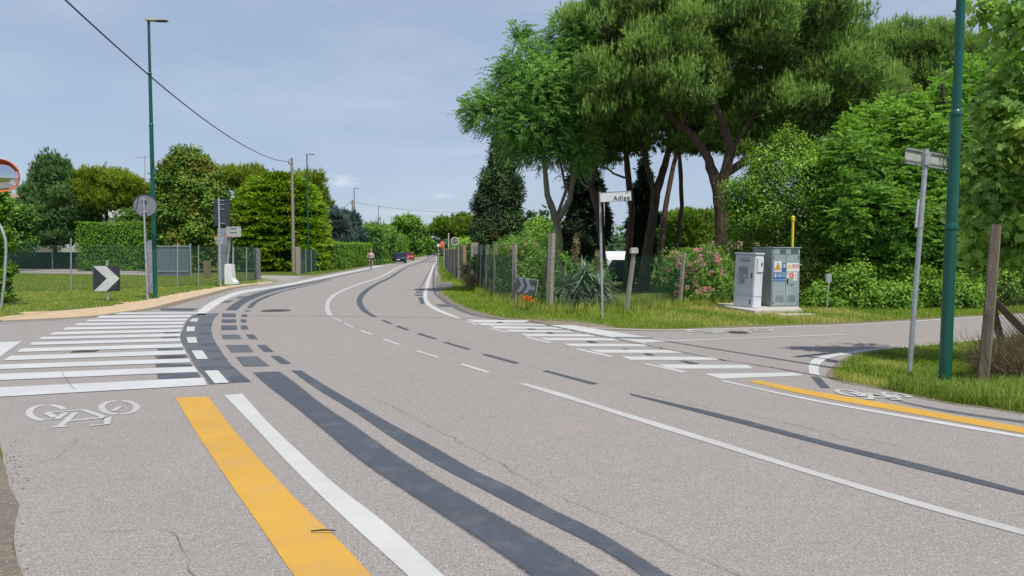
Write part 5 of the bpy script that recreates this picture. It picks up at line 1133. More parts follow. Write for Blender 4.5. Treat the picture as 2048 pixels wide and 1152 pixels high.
# beyond the track
fo = G(927, 558); t = empty('roadside_fence', fo, 'grey mesh fence with a thick wooden end post, beyond the farm track', 'fence')
A = fo.copy(); B = W(927, 489, A[1]); fpost(t, A, B, .125, paint('reddish_wood', (.33, .235, .16), .9, 0, .2, 14), 'end_post', True, fo)
pr_ = A
for k, (u, Y) in enumerate(((917, 40.5), (909, 45), (902, 50), (897, 56), (893, 63), (889.5, 71))):
    P = W(u, 540, Y); P[2] = 0; fpost(t, P, P+np.array([0, 0, 1.9]), .05, M_CONC, 'post', False, fo); mesh_fence(t, pr_, P, .05, 1.75, M_WIREG, .08, .003, .1, off=fo); pr_ = P
A = G(945, 560); mb = MB(); mb.box((A[0]+.1, A[1], 1.05), (.42, .3, 2.1), .2); tag(mb.build('gate_pillar', M_CONC, None, False, .02), 'weathered concrete gate pillar where the corner fence starts', 'pillar')
# left near fence
fo = G(515, 560); t = empty('front_fence', fo, 'green wire mesh fence on steel posts crossing the left grass, ending at a grey pillar', 'fence')
fp = []
for u, vb, vt in ((-60, 588, 470), (142, 580, 476), (230, 578, 480), (355, 573, 488), (397, 570, 491), (437, 568, 493), (467, 565.5, 494), (493, 563, 495)):
    A = G(u, vb); B = W(u, vt, A[1]); fpost(t, A, B, .026, M_GALV, 'post', False, fo) if u != 230 else None; fp.append(A)
A = G(515, 560); mb = MB(); mb.box((0, 0, .88), (.3, .3, 1.8)); mb.build('end_pillar', paint('grey_pillar', (.22, .22, .22), .85, 0, .25, 8), t, False, .02); fp.append(A)
for A, B in zip(fp[:-1], fp[1:]): mesh_fence(t, A, B, .05, 1.85, M_WIRE, .06, .0055, .08, off=fo)
# garden boundary with dark netting
fo = G(28, 530); t = empty('netted_fence', (-45, 66, 0), 'long low fence with dark shade netting and steel posts beyond the far path', 'fence'); fo = (-45, 66, 0)
Ya = 66
xs = [W(u, 520, Ya)[0] for u in (-120, 28, 105, 178, 240, 300)]
mb = MB(); mb.box(((xs[0]+xs[-1])/2, Ya+.06, .78), (xs[-1]-xs[0], .03, 1.5)); mb.build('netting', M_NET, t, off=fo)
for x in xs: fpost(t, (x, Ya, 0), (x, Ya, 1.9), .06, M_GALV, 'post', False, fo)
mesh_fence(t, (xs[0], Ya), (xs[-1], Ya), 1.5, 1.9, M_WIRE, .15, .008, .1, off=fo)
fo = (W(346, 520, 47)[0], 47, 0); t = empty('panel_gate', fo, 'blue-grey sheet metal gate between lamp and dark sign', 'gate')
mb = MB(); x0, x1 = W(315, 520, 47)[0]-fo[0], W(378, 520, 47)[0]-fo[0]; k = 12
for i in range(k): mb.box((x0+(x1-x0)*(i+.5)/k, (.012 if i % 2 else 0), 1.0), ((x1-x0)/k*.96, .04, 1.95))
mb.build('sheet', M_GREYM, t); mb = MB(); mb.box(((x0+x1)/2, -.035, 1.92), (x1-x0, .05, .07)); mb.box(((x0+x1)/2, -.035, .3), (x1-x0, .05, .07)); mb.build('rail', M_GALV, t)
for x in (x0-.1, x1+.1): fpost(t, (x, 0, 0), (x, 0, 2.1), .06, M_GALV, 'post')
fo = G(597, 549); t = empty('garden_fence', fo, 'fence with dark netting and a grey pillar behind the wooden utility pole', 'fence')
Yg = 58; mb = MB(); x0, x1 = W(521, 520, Yg)[0], W(590, 520, Yg)[0]; mb.box(((x0+x1)/2, Yg, .95), (x1-x0, .03, 1.75)); mb.build('netting', M_NET, t, off=fo)
mb = MB(); mb.box((0, 0, .95), (.3, .3, 1.95)); mb.build('pillar', M_CONC, t, False, .02)
for u in (526, 532, 560): P = W(u, 540, Yg-.1); fpost(t, (P[0], Yg-.1, 0), (P[0], Yg-.1, 1.95), .04, M_GALV, 'post', False, fo)
A = G(600, 549); B = G(641, 541)
for k in range(5): P = A+(B-A)*k/4; fpost(t, (P[0], P[1], 0), (P[0], P[1], 1.75), .035, M_GALV, 'post', False, fo)
mesh_fence(t, A, B, .05, 1.7, M_WIRE, .09, .007, .1, off=fo)
A = G(608, 546); mb = MB(); mb.box((A[0], A[1]+.2, .52), (.34, .22, 1.04)); mb.box((A[0], A[1]+.2, 1.06), (.38, .26, .04)); tag(mb.build('meter_box', M_CONC, None, False, .01), 'small grey meter box on the ground left of the second lamp', 'box')
A = W(414, 540, 44); mb = MB()
for k in range(4): mb.box((A[0]-.16+.11*k, 44, .55), (.1, .03, 1.0))
mb.box((A[0], 44.03, .25), (.44, .03, .08)); mb.box((A[0], 44.03, .85), (.44, .03, .08)); tag(mb.build('wooden_board', paint('brown_board', (.25, .17, .12), .9), None), 'small brown boarded panel standing behind the front fence', 'board')

# --- street name sign "via Adige"
b = G(1205, 637); t = empty('street_name_sign', b, 'white street name sign reading Adige on a thin leaning post', 'street sign')
top = W(1200, 384, b[1])-b; mb = MB(); mb.tube([(0, 0, -.05), tuple(top)], .03, 14); mb.build('post', M_GALV, t, True)
A = W(1199, 395.5, b[1])-b; B = W(1262, 391.8, b[1])-b; M = panelM(((A+B)/2+np.array([0, -.05, 0])), (B-A), (0, 0, 1)); Ls = np.linalg.norm(B-A); Hs = PX(19.6, b[1])
mb = MB(); pbox(mb, M, 0, 0, Ls, Hs, .02); pn = mb.build('panel', paint('sign_white', (.6, .61, .62), .4, 0, .06), t, False, .004)
mb = MB()
for x, y, w, hh in ((0, Hs/2-.006, Ls, .012), (0, -Hs/2+.006, Ls, .012), (-Ls/2+.005, 0, .01, Hs-.026), (Ls/2-.005, 0, .01, Hs-.026)): pbox(mb, M, x, y, w, hh, .004, .0212)
mb.build('frame', M_GREYM, pn)
obj_text('lettering', 'Adige', .155, M_BLACK, pn, M @ Matrix.Translation((Ls/2-.04, -.045, .0225)), .0008, 'RIGHT', .0025)
obj_text('lettering', 'via', .05, M_BLACK, pn, M @ Matrix.Translation((Ls/2-.07, .075, .0225)), .0008, 'RIGHT', .001)
c = W(1204, 428, b[1])-b; mb = MB(); M = panelM((c[0]+.05, c[1], c[2]), (.13, 1, 0), (-.02, 0, 1)); ppoly(mb, M, disc(.28, 32), .012); mb.build('round_plate', paint('pinkish_plate', (.55, .42, .42), .5), t)
# --- leaning signpost, right island
b = G(1818, 746); t = empty('leaning_signpost', b, 'leaning grey signpost on the corner island with the pale back of a name sign', 'street sign')
top = W(1853, 298, b[1])-b; mb = MB(); mb.tube([(0, 0, -.05), tuple(top)], .032, 16); mb.build('post', M_GALV, t, True)
A = W(1815, 310, 9.45)-b; B = W(1897, 324, 9.95)-b; M = panelM((A+B)/2+np.array([0, .06, 0]), (B-A), (0, 0, 1)); Ls = np.linalg.norm(B-A); Hs = PX(31, 9.6)
mb = MB(); pbox(mb, M, 0, 0, Ls, Hs, .004); pn = mb.build('panel', paint('cream_panel_back', (.45, .45, .40), .5, 0, .12, 5), t)
mb = MB()
for y in (Hs/2-.012, -Hs/2+.012, -Hs/2+.05): pbox(mb, M, 0, y, Ls, .022, .02, .0045)
mb.build('rail', M_GALV, pn)
mb = MB(); c = W(1851, 318, b[1])-b; mb.box((c[0], c[1]-.01, c[2]), (.09, .09, .18)); mb.build('clamp', M_GALV, t, False, .01)
c = W(1835.5, 428, b[1])-b; mb = MB(); mb.box((c[0]-.01, c[1], c[2]), (.022, .30, .36), -.47, 0, .06); mb.build('side_plate', paint('sign_white', (.6, .61, .62), .4), t, False, .004)
mb = MB(); c = W(1842, 452, b[1])-b; mb.lathe((c[0]-.012, c[1], c[2]), [(.038, -.02), (.038, .02)], 14); mb.build('collar', M_GALV, t, True)
# --- right fence post with braces
b = G(1964, 776); t = empty('old_fence', b, 'weathered concrete fence post with two slanting braces and loose chain link at right', 'fence')
MC2 = barkmat('lichen_concrete', (.10, .08, .055), (.30, .245, .18))
B = W(1992, 449, b[1])-b; mb = MB(); mb.tube([(0, 0, -.05), tuple(B*.5+np.array([.01, 0, 0])), tuple(B)], [.075, .072, .068], 4); mb.build('post', MC2, t, False, .012)
A = W(1978, 590, b[1])-b
mb = MB(); E = W(2075, 690, b[1]+.5)-b; mb.tube([tuple(A), tuple(E)], .055, 4); mb.build('brace', MC2, t, False, .008)
mb = MB(); E = G(2016, 735)-b; E[2] = 0; mb.tube([tuple(A), tuple(E)], .05, 4); mb.build('brace', MC2, t, False, .008)
P1 = G(2060, 728); P1[2] = 0; d = (np.array([9.6, 9.3, 0])-b)
V = []; I = []; L = np.linalg.norm(d[:2]); dn = d/L
for sg in (1, -1):                       # chain link: diagonal zigzag wires
    for x in np.arange(-1.3, L, .055):
        p0 = np.array([x, 0.02]); p1 = np.array([x+1.25*sg, 1.27]); 
        if sg < 0: p0[0] += 1.3; p1[0] += 1.3
        ta = 0; tb = 1
        a_, b_ = p0, p1
        def cl(q0, q1):
            x0, x1 = q0[0], q1[0]; lo, hi = 0., 1.
            if x1 == x0: return None
            t0, t1 = (0-x0)/(x1-x0), (L-x0)/(x1-x0)
            lo, hi = max(0, min(t0, t1)), min(1, max(t0, t1)); return (lo, hi) if hi > lo else None
        c_ = cl(a_, b_)
        if not c_: continue
        q0 = a_+(b_-a_)*c_[0]; q1 = a_+(b_-a_)*c_[1]; bb0 = len(V)
        for q in (q0, q1):
            c3 = dn*q[0]+np.array([0, 0, q[1]])
            for o3 in ((0, -.002, .002), (.002, .002, 0), (-.002, .002, 0)): V.append(c3+np.array(o3))
        for k in range(3): I.append((bb0+k, bb0+(k+1) % 3, bb0+3+(k+1) % 3, bb0+3+k))
np_mesh('chain_link', V, 4, I, paint('rusty_wire', (.13, .11, .09), .7, .3), t)
bush('dry_grass_tuft', 'tangle of dry and green grass at the foot of the old fence post', 'grass tuft', 2010, 8.9, [(2010,735,8.9,45,50),(2045,720,9,30,60)], L_DRY, 200, 501, per=18, cr=.14, leaf=(.26,.008), up=1.3, fill=0, style='blade')
bush('dry_grass_tuft', 'thin tall dry stalks left of the old fence post', 'grass tuft', 1940, 9.2, [(1935,700,9.2,20,30)], L_DRY, 14, 502, per=3, cr=.1, leaf=(.36,.007), up=.8, fill=0, style='blade', sub=None)

# --- cabinets
def cabinet_white():
    b = G(1507, 622.5); L_ = np.array([6.13, 20.07, 0]); M_ = np.array([6.46, 19.40, 0]); fd = unit(M_-L_); rd = np.array([-fd[1], fd[0], 0])*-1
    rd = np.array([.897, .442, 0]); fw, dp, z0, hh = .75, .30, .09, 1.42
    t = empty('telecom_cabinet', (M_[0], M_[1], z0), 'pale grey telecom cabinet with black graffiti tags, left of two', 'cabinet'); lean = Matrix.Rotation(R_(2.2), 4, 'Y')
    left = Vector((-fd[0], -fd[1], 0)); right = Vector((.897, .442, 0)); o = Vector((0, 0, 0))
    c = left*(fw/2)+right*(dp/2); ang = math.atan2(left.y, left.x)
    ms = paint('pale_grey_plastic', (.60, .61, .65), .45, 0, .06, 3)
    def LB(mb, cc, size): mb.box(cc, size, ang)
    mb = MB(); LB(mb, (c.x, c.y, hh/2), (fw, dp, hh)); body = mb.build('body', ms, t, False, .012); 
    mb = MB(); LB(mb, (c.x, c.y, hh+.03), (fw+.06, dp+.06, .055)); mb.build('lid', ms, t, False, .02)
    Mf = panelM(left*(fw/2)+Vector((0, 0, 0)), -left, (0, 0, 1))      # graffiti face (left), outward normal
    if Mf.to_3x3() @ Vector((0, 0, 1)) @ Vector((-1, -.4, 0)) < 0: Mf = panelM(left*(fw/2), left, (0, 0, 1))
    mb = MB(); pbox(mb, Mf, 0, .86, fw-.05, 1.06, .008, .001); door = mb.build('door', ms, t, False, .003)
    mb = MB(); pbox(mb, Mf, 0, .16, fw-.05, .27, .008, .001); mb.build('lower_panel', ms, t, False, .003)
    s = 1 if (Mf.to_3x3() @ Vector((1, 0, 0))).dot(-left) > 0 else -1
    mb = MB(); pbox(mb, Mf, s*.28, .86, .03, .14, .012, .0095); mb.build('handle', M_BLACK, door); mb = MB(); pbox(mb, Mf, s*.27, .15, .03, .14, .012, .0095); mb.build('handle', M_BLACK, t)
    r = np.random.default_rng(8); mb = MB()
    for y0, x0, x1, hh_ in ((1.27, -.16, .17, .05), (1.04, -.2, .1, .04), (.95, -.18, .12, .055), (.82, -.24, .14, .06), (.70, -.2, .02, .06)):
        n = 7; xs_ = np.linspace(x0, x1, n)
        for k in range(n):
            kind = r.integers(0, 3); w_ = (x1-x0)/n*.62; cx = xs_[k]
            if kind == 0: pts = [(cx+w_*math.cos(a), y0+hh_*.8*math.sin(a)) for a in np.linspace(.6, 5.6, 9)]
            elif kind == 1: pts = [(cx-w_, y0-hh_), (cx, y0+hh_), (cx+w_, y0-hh_), (cx+w_*.2, y0), (cx-w_*.7, y0)]
            else: pts = [(cx+w_, y0+hh_), (cx-w_*.6, y0+hh_*.5), (cx+w_*.7, y0-hh_*.2), (cx-w_, y0-hh_)]
            pstroke(mb, Mf, [(s*px_, py) for px_, py in pts], .008, .0095+.0004*r.random())
        pstroke(mb, Mf, [(s*x0*1.1, y0+hh_*1.2), (s*x1, y0+hh_*1.4)] if r.random() < .6 else [(s*x0, y0-hh_*1.3), (s*x1*.8, y0-hh_*1.5)], .006, .0102)
    mb.build('graffiti', M_BLACK, door)
    Mr = panelM(right*(dp/2), right, (0, 0, 1)); mb = MB(); pbox(mb, Mr, .02, 1.15, dp*.72, .38, .03, .001); bx_ = mb.build('meter_box', ms, t, False, .006)
    mb = MB(); pbox(mb, Mr, .06, 1.17, .045, .09, .004, .032); mb.build('meter_window', M_BLACK, bx_)
    mb = MB(); pbox(mb, Mr, 0, .30, dp-.01, .012, .003, .0012); mb.build('seam', M_GREYM, t)
    t.matrix_world = Matrix.Translation((M_[0], M_[1], z0)) @ lean
cabinet_white()
def cabinet_big():
    z0 = .09; C0 = Vector((7.08, 19.75, z0)); rt = Vector((.984, .178, 0)); bk = Vector((-.178, .984, 0)); Wd, Dp, Hh = .83, 1.05, 1.6
    t = empty('electrical_cabinet', C0, 'large blue-grey electrical cabinet covered with warning signs, right of two', 'cabinet')
    mt = paint('blue_grey_steel', (.30, .36, .365), .42, .1, .1, 3); c = rt*(Wd/2)+bk*(Dp/2); ang = math.atan2(rt.y, rt.x)
    mb = MB(); mb.box((c.x, c.y, Hh/2), (Wd, Dp, Hh), ang); mb.build('body', mt, t, False, .01)
    mb = MB(); mb.box((c.x, c.y, Hh+.014), (Wd+.06, Dp+.06, .03), ang); mb.build('roof', mt, t, False, .006)
    Mr = panelM((0, 0, 0), rt, (0, 0, 1)); K = Wd/275.
    def fx(x): return (x-572)*K
    def fy(y): return (1045-y)*(Hh/640.)
    def rect(name, x0, y0, x1, y1, mat, parent, th=.004, z=.001, bev=0):
        mb = MB(); pbox(mb, Mr, (fx(x0)+fx(x1))/2, (fy(y0)+fy(y1))/2, abs(fx(x1)-fx(x0)), abs(fy(y0)-fy(y1)), th, z); return mb.build(name, mat, parent, False, bev)
    d1 = rect('door', 582, 480, 706, 1030, mt, t, .010, .001, .003); d2 = rect('door', 709, 480, 838, 1030, mt, t, .010, .001, .003)
    rect('top_panel', 582, 412, 838, 472, mt, t, .008, .001, .003)
    dk = paint('louvre_dark', (.10, .14, .15), .5)  # dark blue-grey colour for louvre bars and hinges
    for x0, x1, y0, y1, par in ((645, 705, 420, 460, t), (755, 825, 420, 460, t), (610, 690, 925, 990, d1), (725, 805, 925, 990, d2)):
        mb = MB(); k = 6
        for i in range(k): y = fy(y0+(y1-y0)*i/(k-1)); pbox(mb, Mr, (fx(x0)+fx(x1))/2, y, fx(x1)-fx(x0), .006, .006, .0112)
        mb.build('louvre', dk, par)
    wt = paint('sticker_white', (.66, .66, .66), .4, 0, .05); blu = paint('sticker_blue', (.02, .12, .32), .4, 0, .05); yel = paint('sticker_yellow', (.75, .42, .01), .4, 0, .05); red = paint('sticker_red', (.6, .03, .03), .4, 0, .05)
    def cen(x0, x1): return (fx(x0)+fx(x1))/2
    s = rect('warning_sign', 593, 546, 662, 660, wt, d1, .003, .012)
    mb = MB(); ppoly(mb, Mr, [(fx(598), fy(642)), (fx(658), fy(642)), (fx(628), fy(558))], .0012, .0155); ti = mb.build('triangle', M_BLACK, s)
    mb = MB(); ppoly(mb, Mr, [(fx(604), fy(638)), (fx(652), fy(638)), (fx(628), fy(570))], .0012, .017); mb.build('triangle_fill', yel, s)
    mb = MB(); pstroke(mb, Mr, [(fx(631), fy(592)), (fx(622), fy(614)), (fx(632), fy(614)), (fx(624), fy(634))], .012, .0185); mb.build('lightning_bolt', M_BLACK, s)
    s = rect('mandatory_sign', 669, 566, 710, 660, blu, d1, .003, .012)
    s2 = MB(); ppoly(s2, Mr, disc(.055, 24, cen(669, 710), fy(598)), .0012, .0155); s2.build('white_ring', wt, s)
    s2 = MB(); ppoly(s2, Mr, disc(.046, 24, cen(669, 710), fy(598)), .0012, .017); pbox(s2, Mr, cen(669, 710), fy(640), .1, .022, .001, .0155); s2.build('pictogram', blu, s)
    s2 = MB(); ppoly(s2, Mr, [(cen(669, 710)-.012, fy(585)), (cen(669, 710)-.016, fy(612)), (cen(669, 710)+.014, fy(614)), (cen(669, 710)+.022, fy(600)), (cen(669, 710)+.012, fy(584))][::1], .0012, .0185); s2.build('glove', wt, s)
    s = rect('prohibition_sign', 716, 566, 838, 660, wt, d2, .003, .012)
    mb = MB(); ppoly(mb, Mr, [(fx(722), fy(628)), (fx(757), fy(628)), (fx(739), fy(576))], .0012, .0155); mb.build('triangle', yel, s)
    for cx in (779, 817):
        mb = MB(); pts = [(fx(cx)+.048*math.cos(a), fy(602)+.048*math.sin(a)) for a in np.linspace(0, 2*math.pi, 20)]; pstroke(mb, Mr, pts, .012, .0155); pstroke(mb, Mr, [(fx(cx)-.034, fy(602)+.034), (fx(cx)+.034, fy(602)-.034)], .01, .0168); mb.build('red_ring', red, s)
        mb = MB(); ppoly(mb, Mr, disc(.016, 10, fx(cx)+.004, fy(600)), .001, .0155); mb.build('pictogram', M_BLACK, s)
    s = rect('mandatory_sign', 586, 672, 708, 766, blu, d1, .003, .012)
    for cx in (606, 647, 688):
        mb = MB(); ppoly(mb, Mr, disc(.056, 24, fx(cx), fy(701)), .0012, .0155); mb.build('white_ring', wt, s); mb = MB(); ppoly(mb, Mr, disc(.047, 24, fx(cx), fy(701)), .0012, .017); mb.build('pictogram', blu, s)
    mb = MB()
    ppoly(mb, Mr, [(fx(606)-.018, fy(720)), (fx(606)+.018, fy(720)), (fx(606)+.01, fy(688)), (fx(606)-.01, fy(688))], .0012, .0185); ppoly(mb, Mr, disc(.022, 12, fx(647), fy(703)), .0012, .0185); ppoly(mb, Mr, disc(.02, 5, fx(688), fy(702)), .0012, .0185); mb.build('pictogram', wt, s)
    mb = MB()
    for k in range(7): pbox(mb, Mr, fx(594+k*17.5), fy(750), .03, .018, .001, .0155)
    mb.build('caption', wt, s)
    s = rect('fire_sign', 716, 672, 781, 728, wt, d2, .003, .012); mb = MB(); pbox(mb, Mr, fx(760), fy(700), .105, .115, .001, .0155); mb.build('red_square', red, s); mb = MB(); pbox(mb, Mr, fx(760), fy(700), .03, .07, .001, .017); mb.build('pictogram', wt, s)
    mb = MB(); pbox(mb, Mr, fx(726), fy(690), .028, .05, .001, .0155); mb.build('red_mark', red, s)
    s = rect('notice', 785, 668, 822, 728, wt, d2, .003, .012); mb = MB(); pbox(mb, Mr, fx(803), fy(700), .03, .07, .001, .0155); mb.build('pictogram', paint('sticker_grey', (.35, .33, .33), .5), s); rect('notice', 783, 732, 820, 760, wt, d2, .003, .012)
    rect('handle', 719, 740, 731, 792, M_BLACK, d2, .018, .0112); rect('lock_tag', 737, 738, 749, 752, yel, d2, .003, .012)
    mb = MB(); r = np.random.default_rng(4)
    for k in range(4):
        cx = fx(745+k*13); cy = fy(805+r.integers(-8, 8)); pstroke(mb, Mr, [(cx+.02*math.cos(a*1.1)*r.uniform(.6, 1), cy+.035*math.sin(a*1.7)) for a in np.linspace(0, 5, 7)], .006, .0115+.0004*k)
    mb.build('graffiti', M_BLACK, d2)
    for x in (588, 832):
        for y in (505, 1000): rect('hinge', x-3, y-14, x+3, y+14, dk, t, .012, .0112)
    return t
cabinet_big()
mb = MB(); poly = [G(1456, 620, 0), G(1509, 629, 0), G(1605, 625.5, 0), np.array([8.25, 21.2, 0]), np.array([6.0, 21.2, 0])]
b = len(mb.v)
for z in (-.02, .09):
    for p in poly: mb.v.append((p[0], p[1], z))
mb.f += [tuple(range(5)), tuple(range(5, 10))]+[(i, (i+1) % 5, 5+(i+1) % 5, 5+i) for i in range(5)]
tag(mb.build('concrete_plinth', paint('pinkish_concrete', (.52, .48, .43), .9, 0, .18, 9), None, False, .012), 'low concrete plinth carrying both roadside cabinets', 'plinth')
A = G(1590, 631); mb = MB(); mb.box((A[0], A[1], .02), (.95, .3, .04), .1); tag(mb.build('concrete_slab', paint('pale_concrete', (.55, .53, .47), .9), None, False, .008), 'thin broken concrete slab in the grass before the plinth', 'slab')
A = W(1598, 500, 20.4); B = W(1600, 431, 20.4); t = empty('marker_pole', (A[0], 20.9, 0), 'bright yellow marker pole sticking up behind the electrical cabinet', 'pole')
mb = MB(); mb.tube([(0, 0, -.05), (B[0]-A[0], 0, B[2])], .036, 12); mb.build('pole', paint('signal_yellow', (.72, .55, .02), .5, 0, .08), t, True); mb = MB(); mb.lathe((B[0]-A[0], 0, B[2]), [(.055, -.12), (.055, -.02), (.02, .02)], 12); mb.build('cap', paint('signal_yellow', (.72, .55, .02), .5), t, True)
b = G(1653, 621); t = empty('small_box_post', b, 'small grey box on a thin post in front of the brambles', 'post'); mb = MB(); mb.tube([(0, 0, -.05), (.03, 0, .78)], .016, 8); mb.build('post', M_GALV, t, True)
mb = MB(); mb.box((.03, 0, .88), (.15, .09, .24)); bx = mb.build('box', paint('box_grey', (.33, .37, .38), .5), t, False, .01); mb = MB(); mb.box((.03, -.05, .74), (.03, .01, .05)); mb.build('tag', paint('signal_yellow', (.72, .55, .02), .5), t)
# arrow board in the fence grass
b = G(1052, 622); t = empty('arrow_board', b, 'faded black board with grey double chevrons on two legs, before the left oleander', 'road sign')
P4 = [W(u, v, b[1])-b for u, v in ((1031, 553), (1075, 560), (1073, 592), (1030, 585))]; cc = sum(P4)/4; M = panelM(cc, P4[1]-P4[0], (0, 0, 1)); wB = np.linalg.norm(P4[1]-P4[0]); hB = PX(32, b[1])
mb = MB(); pbox(mb, M, 0, 0, wB, hB, .012); pn = mb.build('panel', paint('faded_black', (.05, .06, .075), .6, 0, .3, 9), t, False, .003)
mb = MB()
for cx in (-.16, .02): 
    for sg in (1, -1): ppoly(mb, M, [(cx-.08, sg*hB*.46), (cx+.02, sg*hB*.46), (cx+.12, 0), (cx+.02, 0)], .002, .0125+.0003*(sg > 0))
ppoly(mb, M, disc(.07, 10, .17, -.02), .002, .0131); mb.build('chevron', paint('faded_grey', (.20, .22, .25), .6, 0, .25, 8), pn)
mb = MB()
for x, y, w, hh in ((0, hB/2-.008, wB, .016), (wB/2-.008, -.008, .016, hB-.02)): pbox(mb, M, x, y, w, hh, .004, .0131)
mb.build('edge', M_GALV, pn)
for sx in (-.22, .2): mb = MB(); mb.tube([(cc[0]+sx, .03, -.05), (cc[0]+sx, .03, cc[2])], .018, 8); mb.build('leg', paint('rusty_leg', (.18, .12, .08), .8), t, True)
# speed limit sign, orange mirror, white marker
def roundsign(label, u, v, Y, R0, txt):
    P = W(u, v, Y); b = (P[0], Y, 0); t = empty('speed_sign', b, label, 'road sign'); mb = MB(); mb.tube([(0, 0, 0), (0, 0, P[2]+R0*.6)], .035, 10); mb.build('post', M_GALV, t, True)
    M = panelM((0, -.05, P[2]), (1, 0, 0), (0, 0, 1)); mb = MB(); ppoly(mb, M, disc(R0, 32), .01); d = mb.build('disc', paint('pale_ring', (.55, .55, .48), .5), t)
    mb = MB(); ppoly(mb, M, disc(R0*.74, 32), .002, .0105); f = mb.build('face', paint('dark_face', (.07, .07, .075), .5), d); obj_text('lettering', txt, R0*.9, paint('pale_ring', (.5, .5, .45), .5), d, M @ Matrix.Translation((0, 0, .0135)), .0008)
roundsign('small round sign with pale ring and dark face reading 50, beyond the farm track', 910, 482, 45, PX(8.2, 45), '50')
P = W(884.5, 491, 62); t = empty('traffic_mirror', (P[0]+.15, 62, 0), 'orange-backed traffic mirror far along the right roadside', 'traffic mirror')
mb = MB(); mb.tube([(0, 0, 0), (0, 0, P[2]+.3)], .04, 10); mb.build('pole', M_GALV, t, True); V, I = sphere_cap(.36, .14, 24, 6); M = panelM((-.15, -.08, P[2]), (.36, .93, 0), (0, 0, 1)); V = [tuple(M @ Vector(v)) for v in V]; np_mesh('mirror_back', V, 4, I, M_ORANGE, t, smooth=True)
mb = MB(); ppoly(mb, M, disc(.36, 24), .02, -.022); mb.build('mirror_face', m_mir, t)
P = W(876.5, 493, 66); t = empty('marker_post', (P[0], 66, 0), 'white-topped marker post at the right edge line in the distance', 'post'); mb = MB(); mb.tube([(0, 0, 0), (0, 0, P[2])], .035, 8); mb.build('post', M_GALV, t, True); mb = MB(); ppoly(mb, panelM((0, -.04, P[2]+.1), (1, 0, 0), (0, 0, 1)), disc(.13, 16), .02); mb.build('plate', M_WHT, t)
P = W(897, 466, 92); t = empty('utility_pole', (P[0], 92, 0), 'pale pole standing before the far umbrella pine on the right', 'utility pole'); mb = MB(); mb.tube([(0, 0, 0), (0, 0, P[2])], [.12, .07], 10); mb.build('pole', M_CONCW, t, True)

# --- houses and garden things
def house(label, X, Y, w, d, hw, hr, wallc, roofc, rz=0, wins=2, chim=True):
    t = empty('house', (X, Y, 0), label, 'house', None, rz); mw = paint('wall_%s' % label[:6], wallc, .9, 0, .08, 1)
    mb = MB(); mb.box((0, 0, hw/2), (w, d, hw)); mb.build('wall', mw, t)
    mr, n, l, bb = nt('roof_tiles'); x = noise(n, l, 3, 4, .6); r_ = ramp(n, [(.35, tuple(q*.75 for q in roofc)), (.65, roofc)]); l.new(x.outputs['Fac'], r_.inputs[0]); l.new(r_.outputs[0], bb.inputs['Base Color']); bb.inputs['Roughness'].default_value = .9
    mb = MB(); e = .5; mb.prism([(-w/2-e, hw-.02), (w/2+e, hw-.02), (w/2+e, hw+.12), (0, hr), (-w/2-e, hw+.12)], -d/2-e, d/2+e) if w < d else mb.prism([(-d/2-e, hw-.02), (d/2+e, hw-.02), (d/2+e, hw+.12), (0, hr), (-d/2-e, hw+.12)], -w/2-e, w/2+e, Matrix.Rotation(math.pi/2, 4, 'Z'))
    rf = mb.build('roof', mr, t)
    if chim: mb = MB(); mb.box((w*.3, 0, hr+.1), (.7, .6, 1.3)); mb.box((w*.3, 0, hr+.8), (.9, .8, .1)); mb.build('chimney', mw, rf)
    for i in range(wins):
        x = -w/2+w*(i+.5)/wins; mb = MB(); mb.box((x, -d/2-.02, hw*.62), (1.1, .08, 1.2)); f = mb.build('window', M_WHT, t); mb = MB(); mb.box((x, -d/2-.065, hw*.62), (.9, .02, 1.0)); mb.build('pane', M_DARK, f)
    mb = MB(); mb.box((w*.5-1.0, -d/2-.03, 1.05), (.95, .08, 2.1)); mb.build('door', M_WOODP, t); return t
p = W(20, 500, 84); house('low house with brown tiled roof showing above the trees at far left', p[0], 84, 9, 8, 6.3, 8.3, (.5, .47, .42), (.30, .20, .15))
p = W(245, 500, 86); house('pale house with white balcony wall hidden behind the yellow-green pine', p[0], 86, 9.5, 8, 6.0, 8.2, (.6, .58, .54), (.24, .19, .16))
p = W(215, 428, 80); mb = MB(); mb.box((p[0], 80, p[2]), (4.2, .5, .8)); mb.box((p[0], 80.3, p[2]-1.4), (4.2, .1, 2.0)); tag(mb.build('balcony_wall', M_WHT, None), 'white balcony parapet glimpsed between pointed conifer and block hedge', 'balcony')
p = W(291, 388, 84); t = empty('tv_antenna', p, 'thin television antenna with a dish, rising left of the nearest lamp', 'antenna'); hh = PX(76, 84)
mb = MB(); mb.tube([(0, 0, -1.5), (0, 0, hh)], .04, 6); mb.build('mast', M_GALV, t); mb = MB(); mb.tube([(-.9, 0, hh-.2), (.5, 0, hh-.2)], .025, 5)
for x in (-.8, -.5, -.2, .1, .4): mb.tube([(x, -.3, hh-.2), (x, .3, hh-.2)], .015, 4)
mb.build('aerial', M_GALV, t); V, I = sphere_cap(.5, -.12, 20, 5); M = panelM((.15, -.1, .3), (1, .3, 0), (0, .3, 1)); np_mesh('dish', [tuple(M @ Vector(v)) for v in V], 4, I, M_WHT, t, smooth=True)
p = W(480, 500, 94); house('house with orange roof behind the golden conifer', p[0], 94, 8, 9, 6.1, 7.4, (.36, .26, .20), (.55, .22, .12), wins=2, chim=False)
p = W(1505, 500, 62); house('low building with brown roof behind the electrical cabinet', p[0], 62, 6, 5, 1.7, 2.5, (.4, .33, .28), (.34, .2, .14), chim=False)
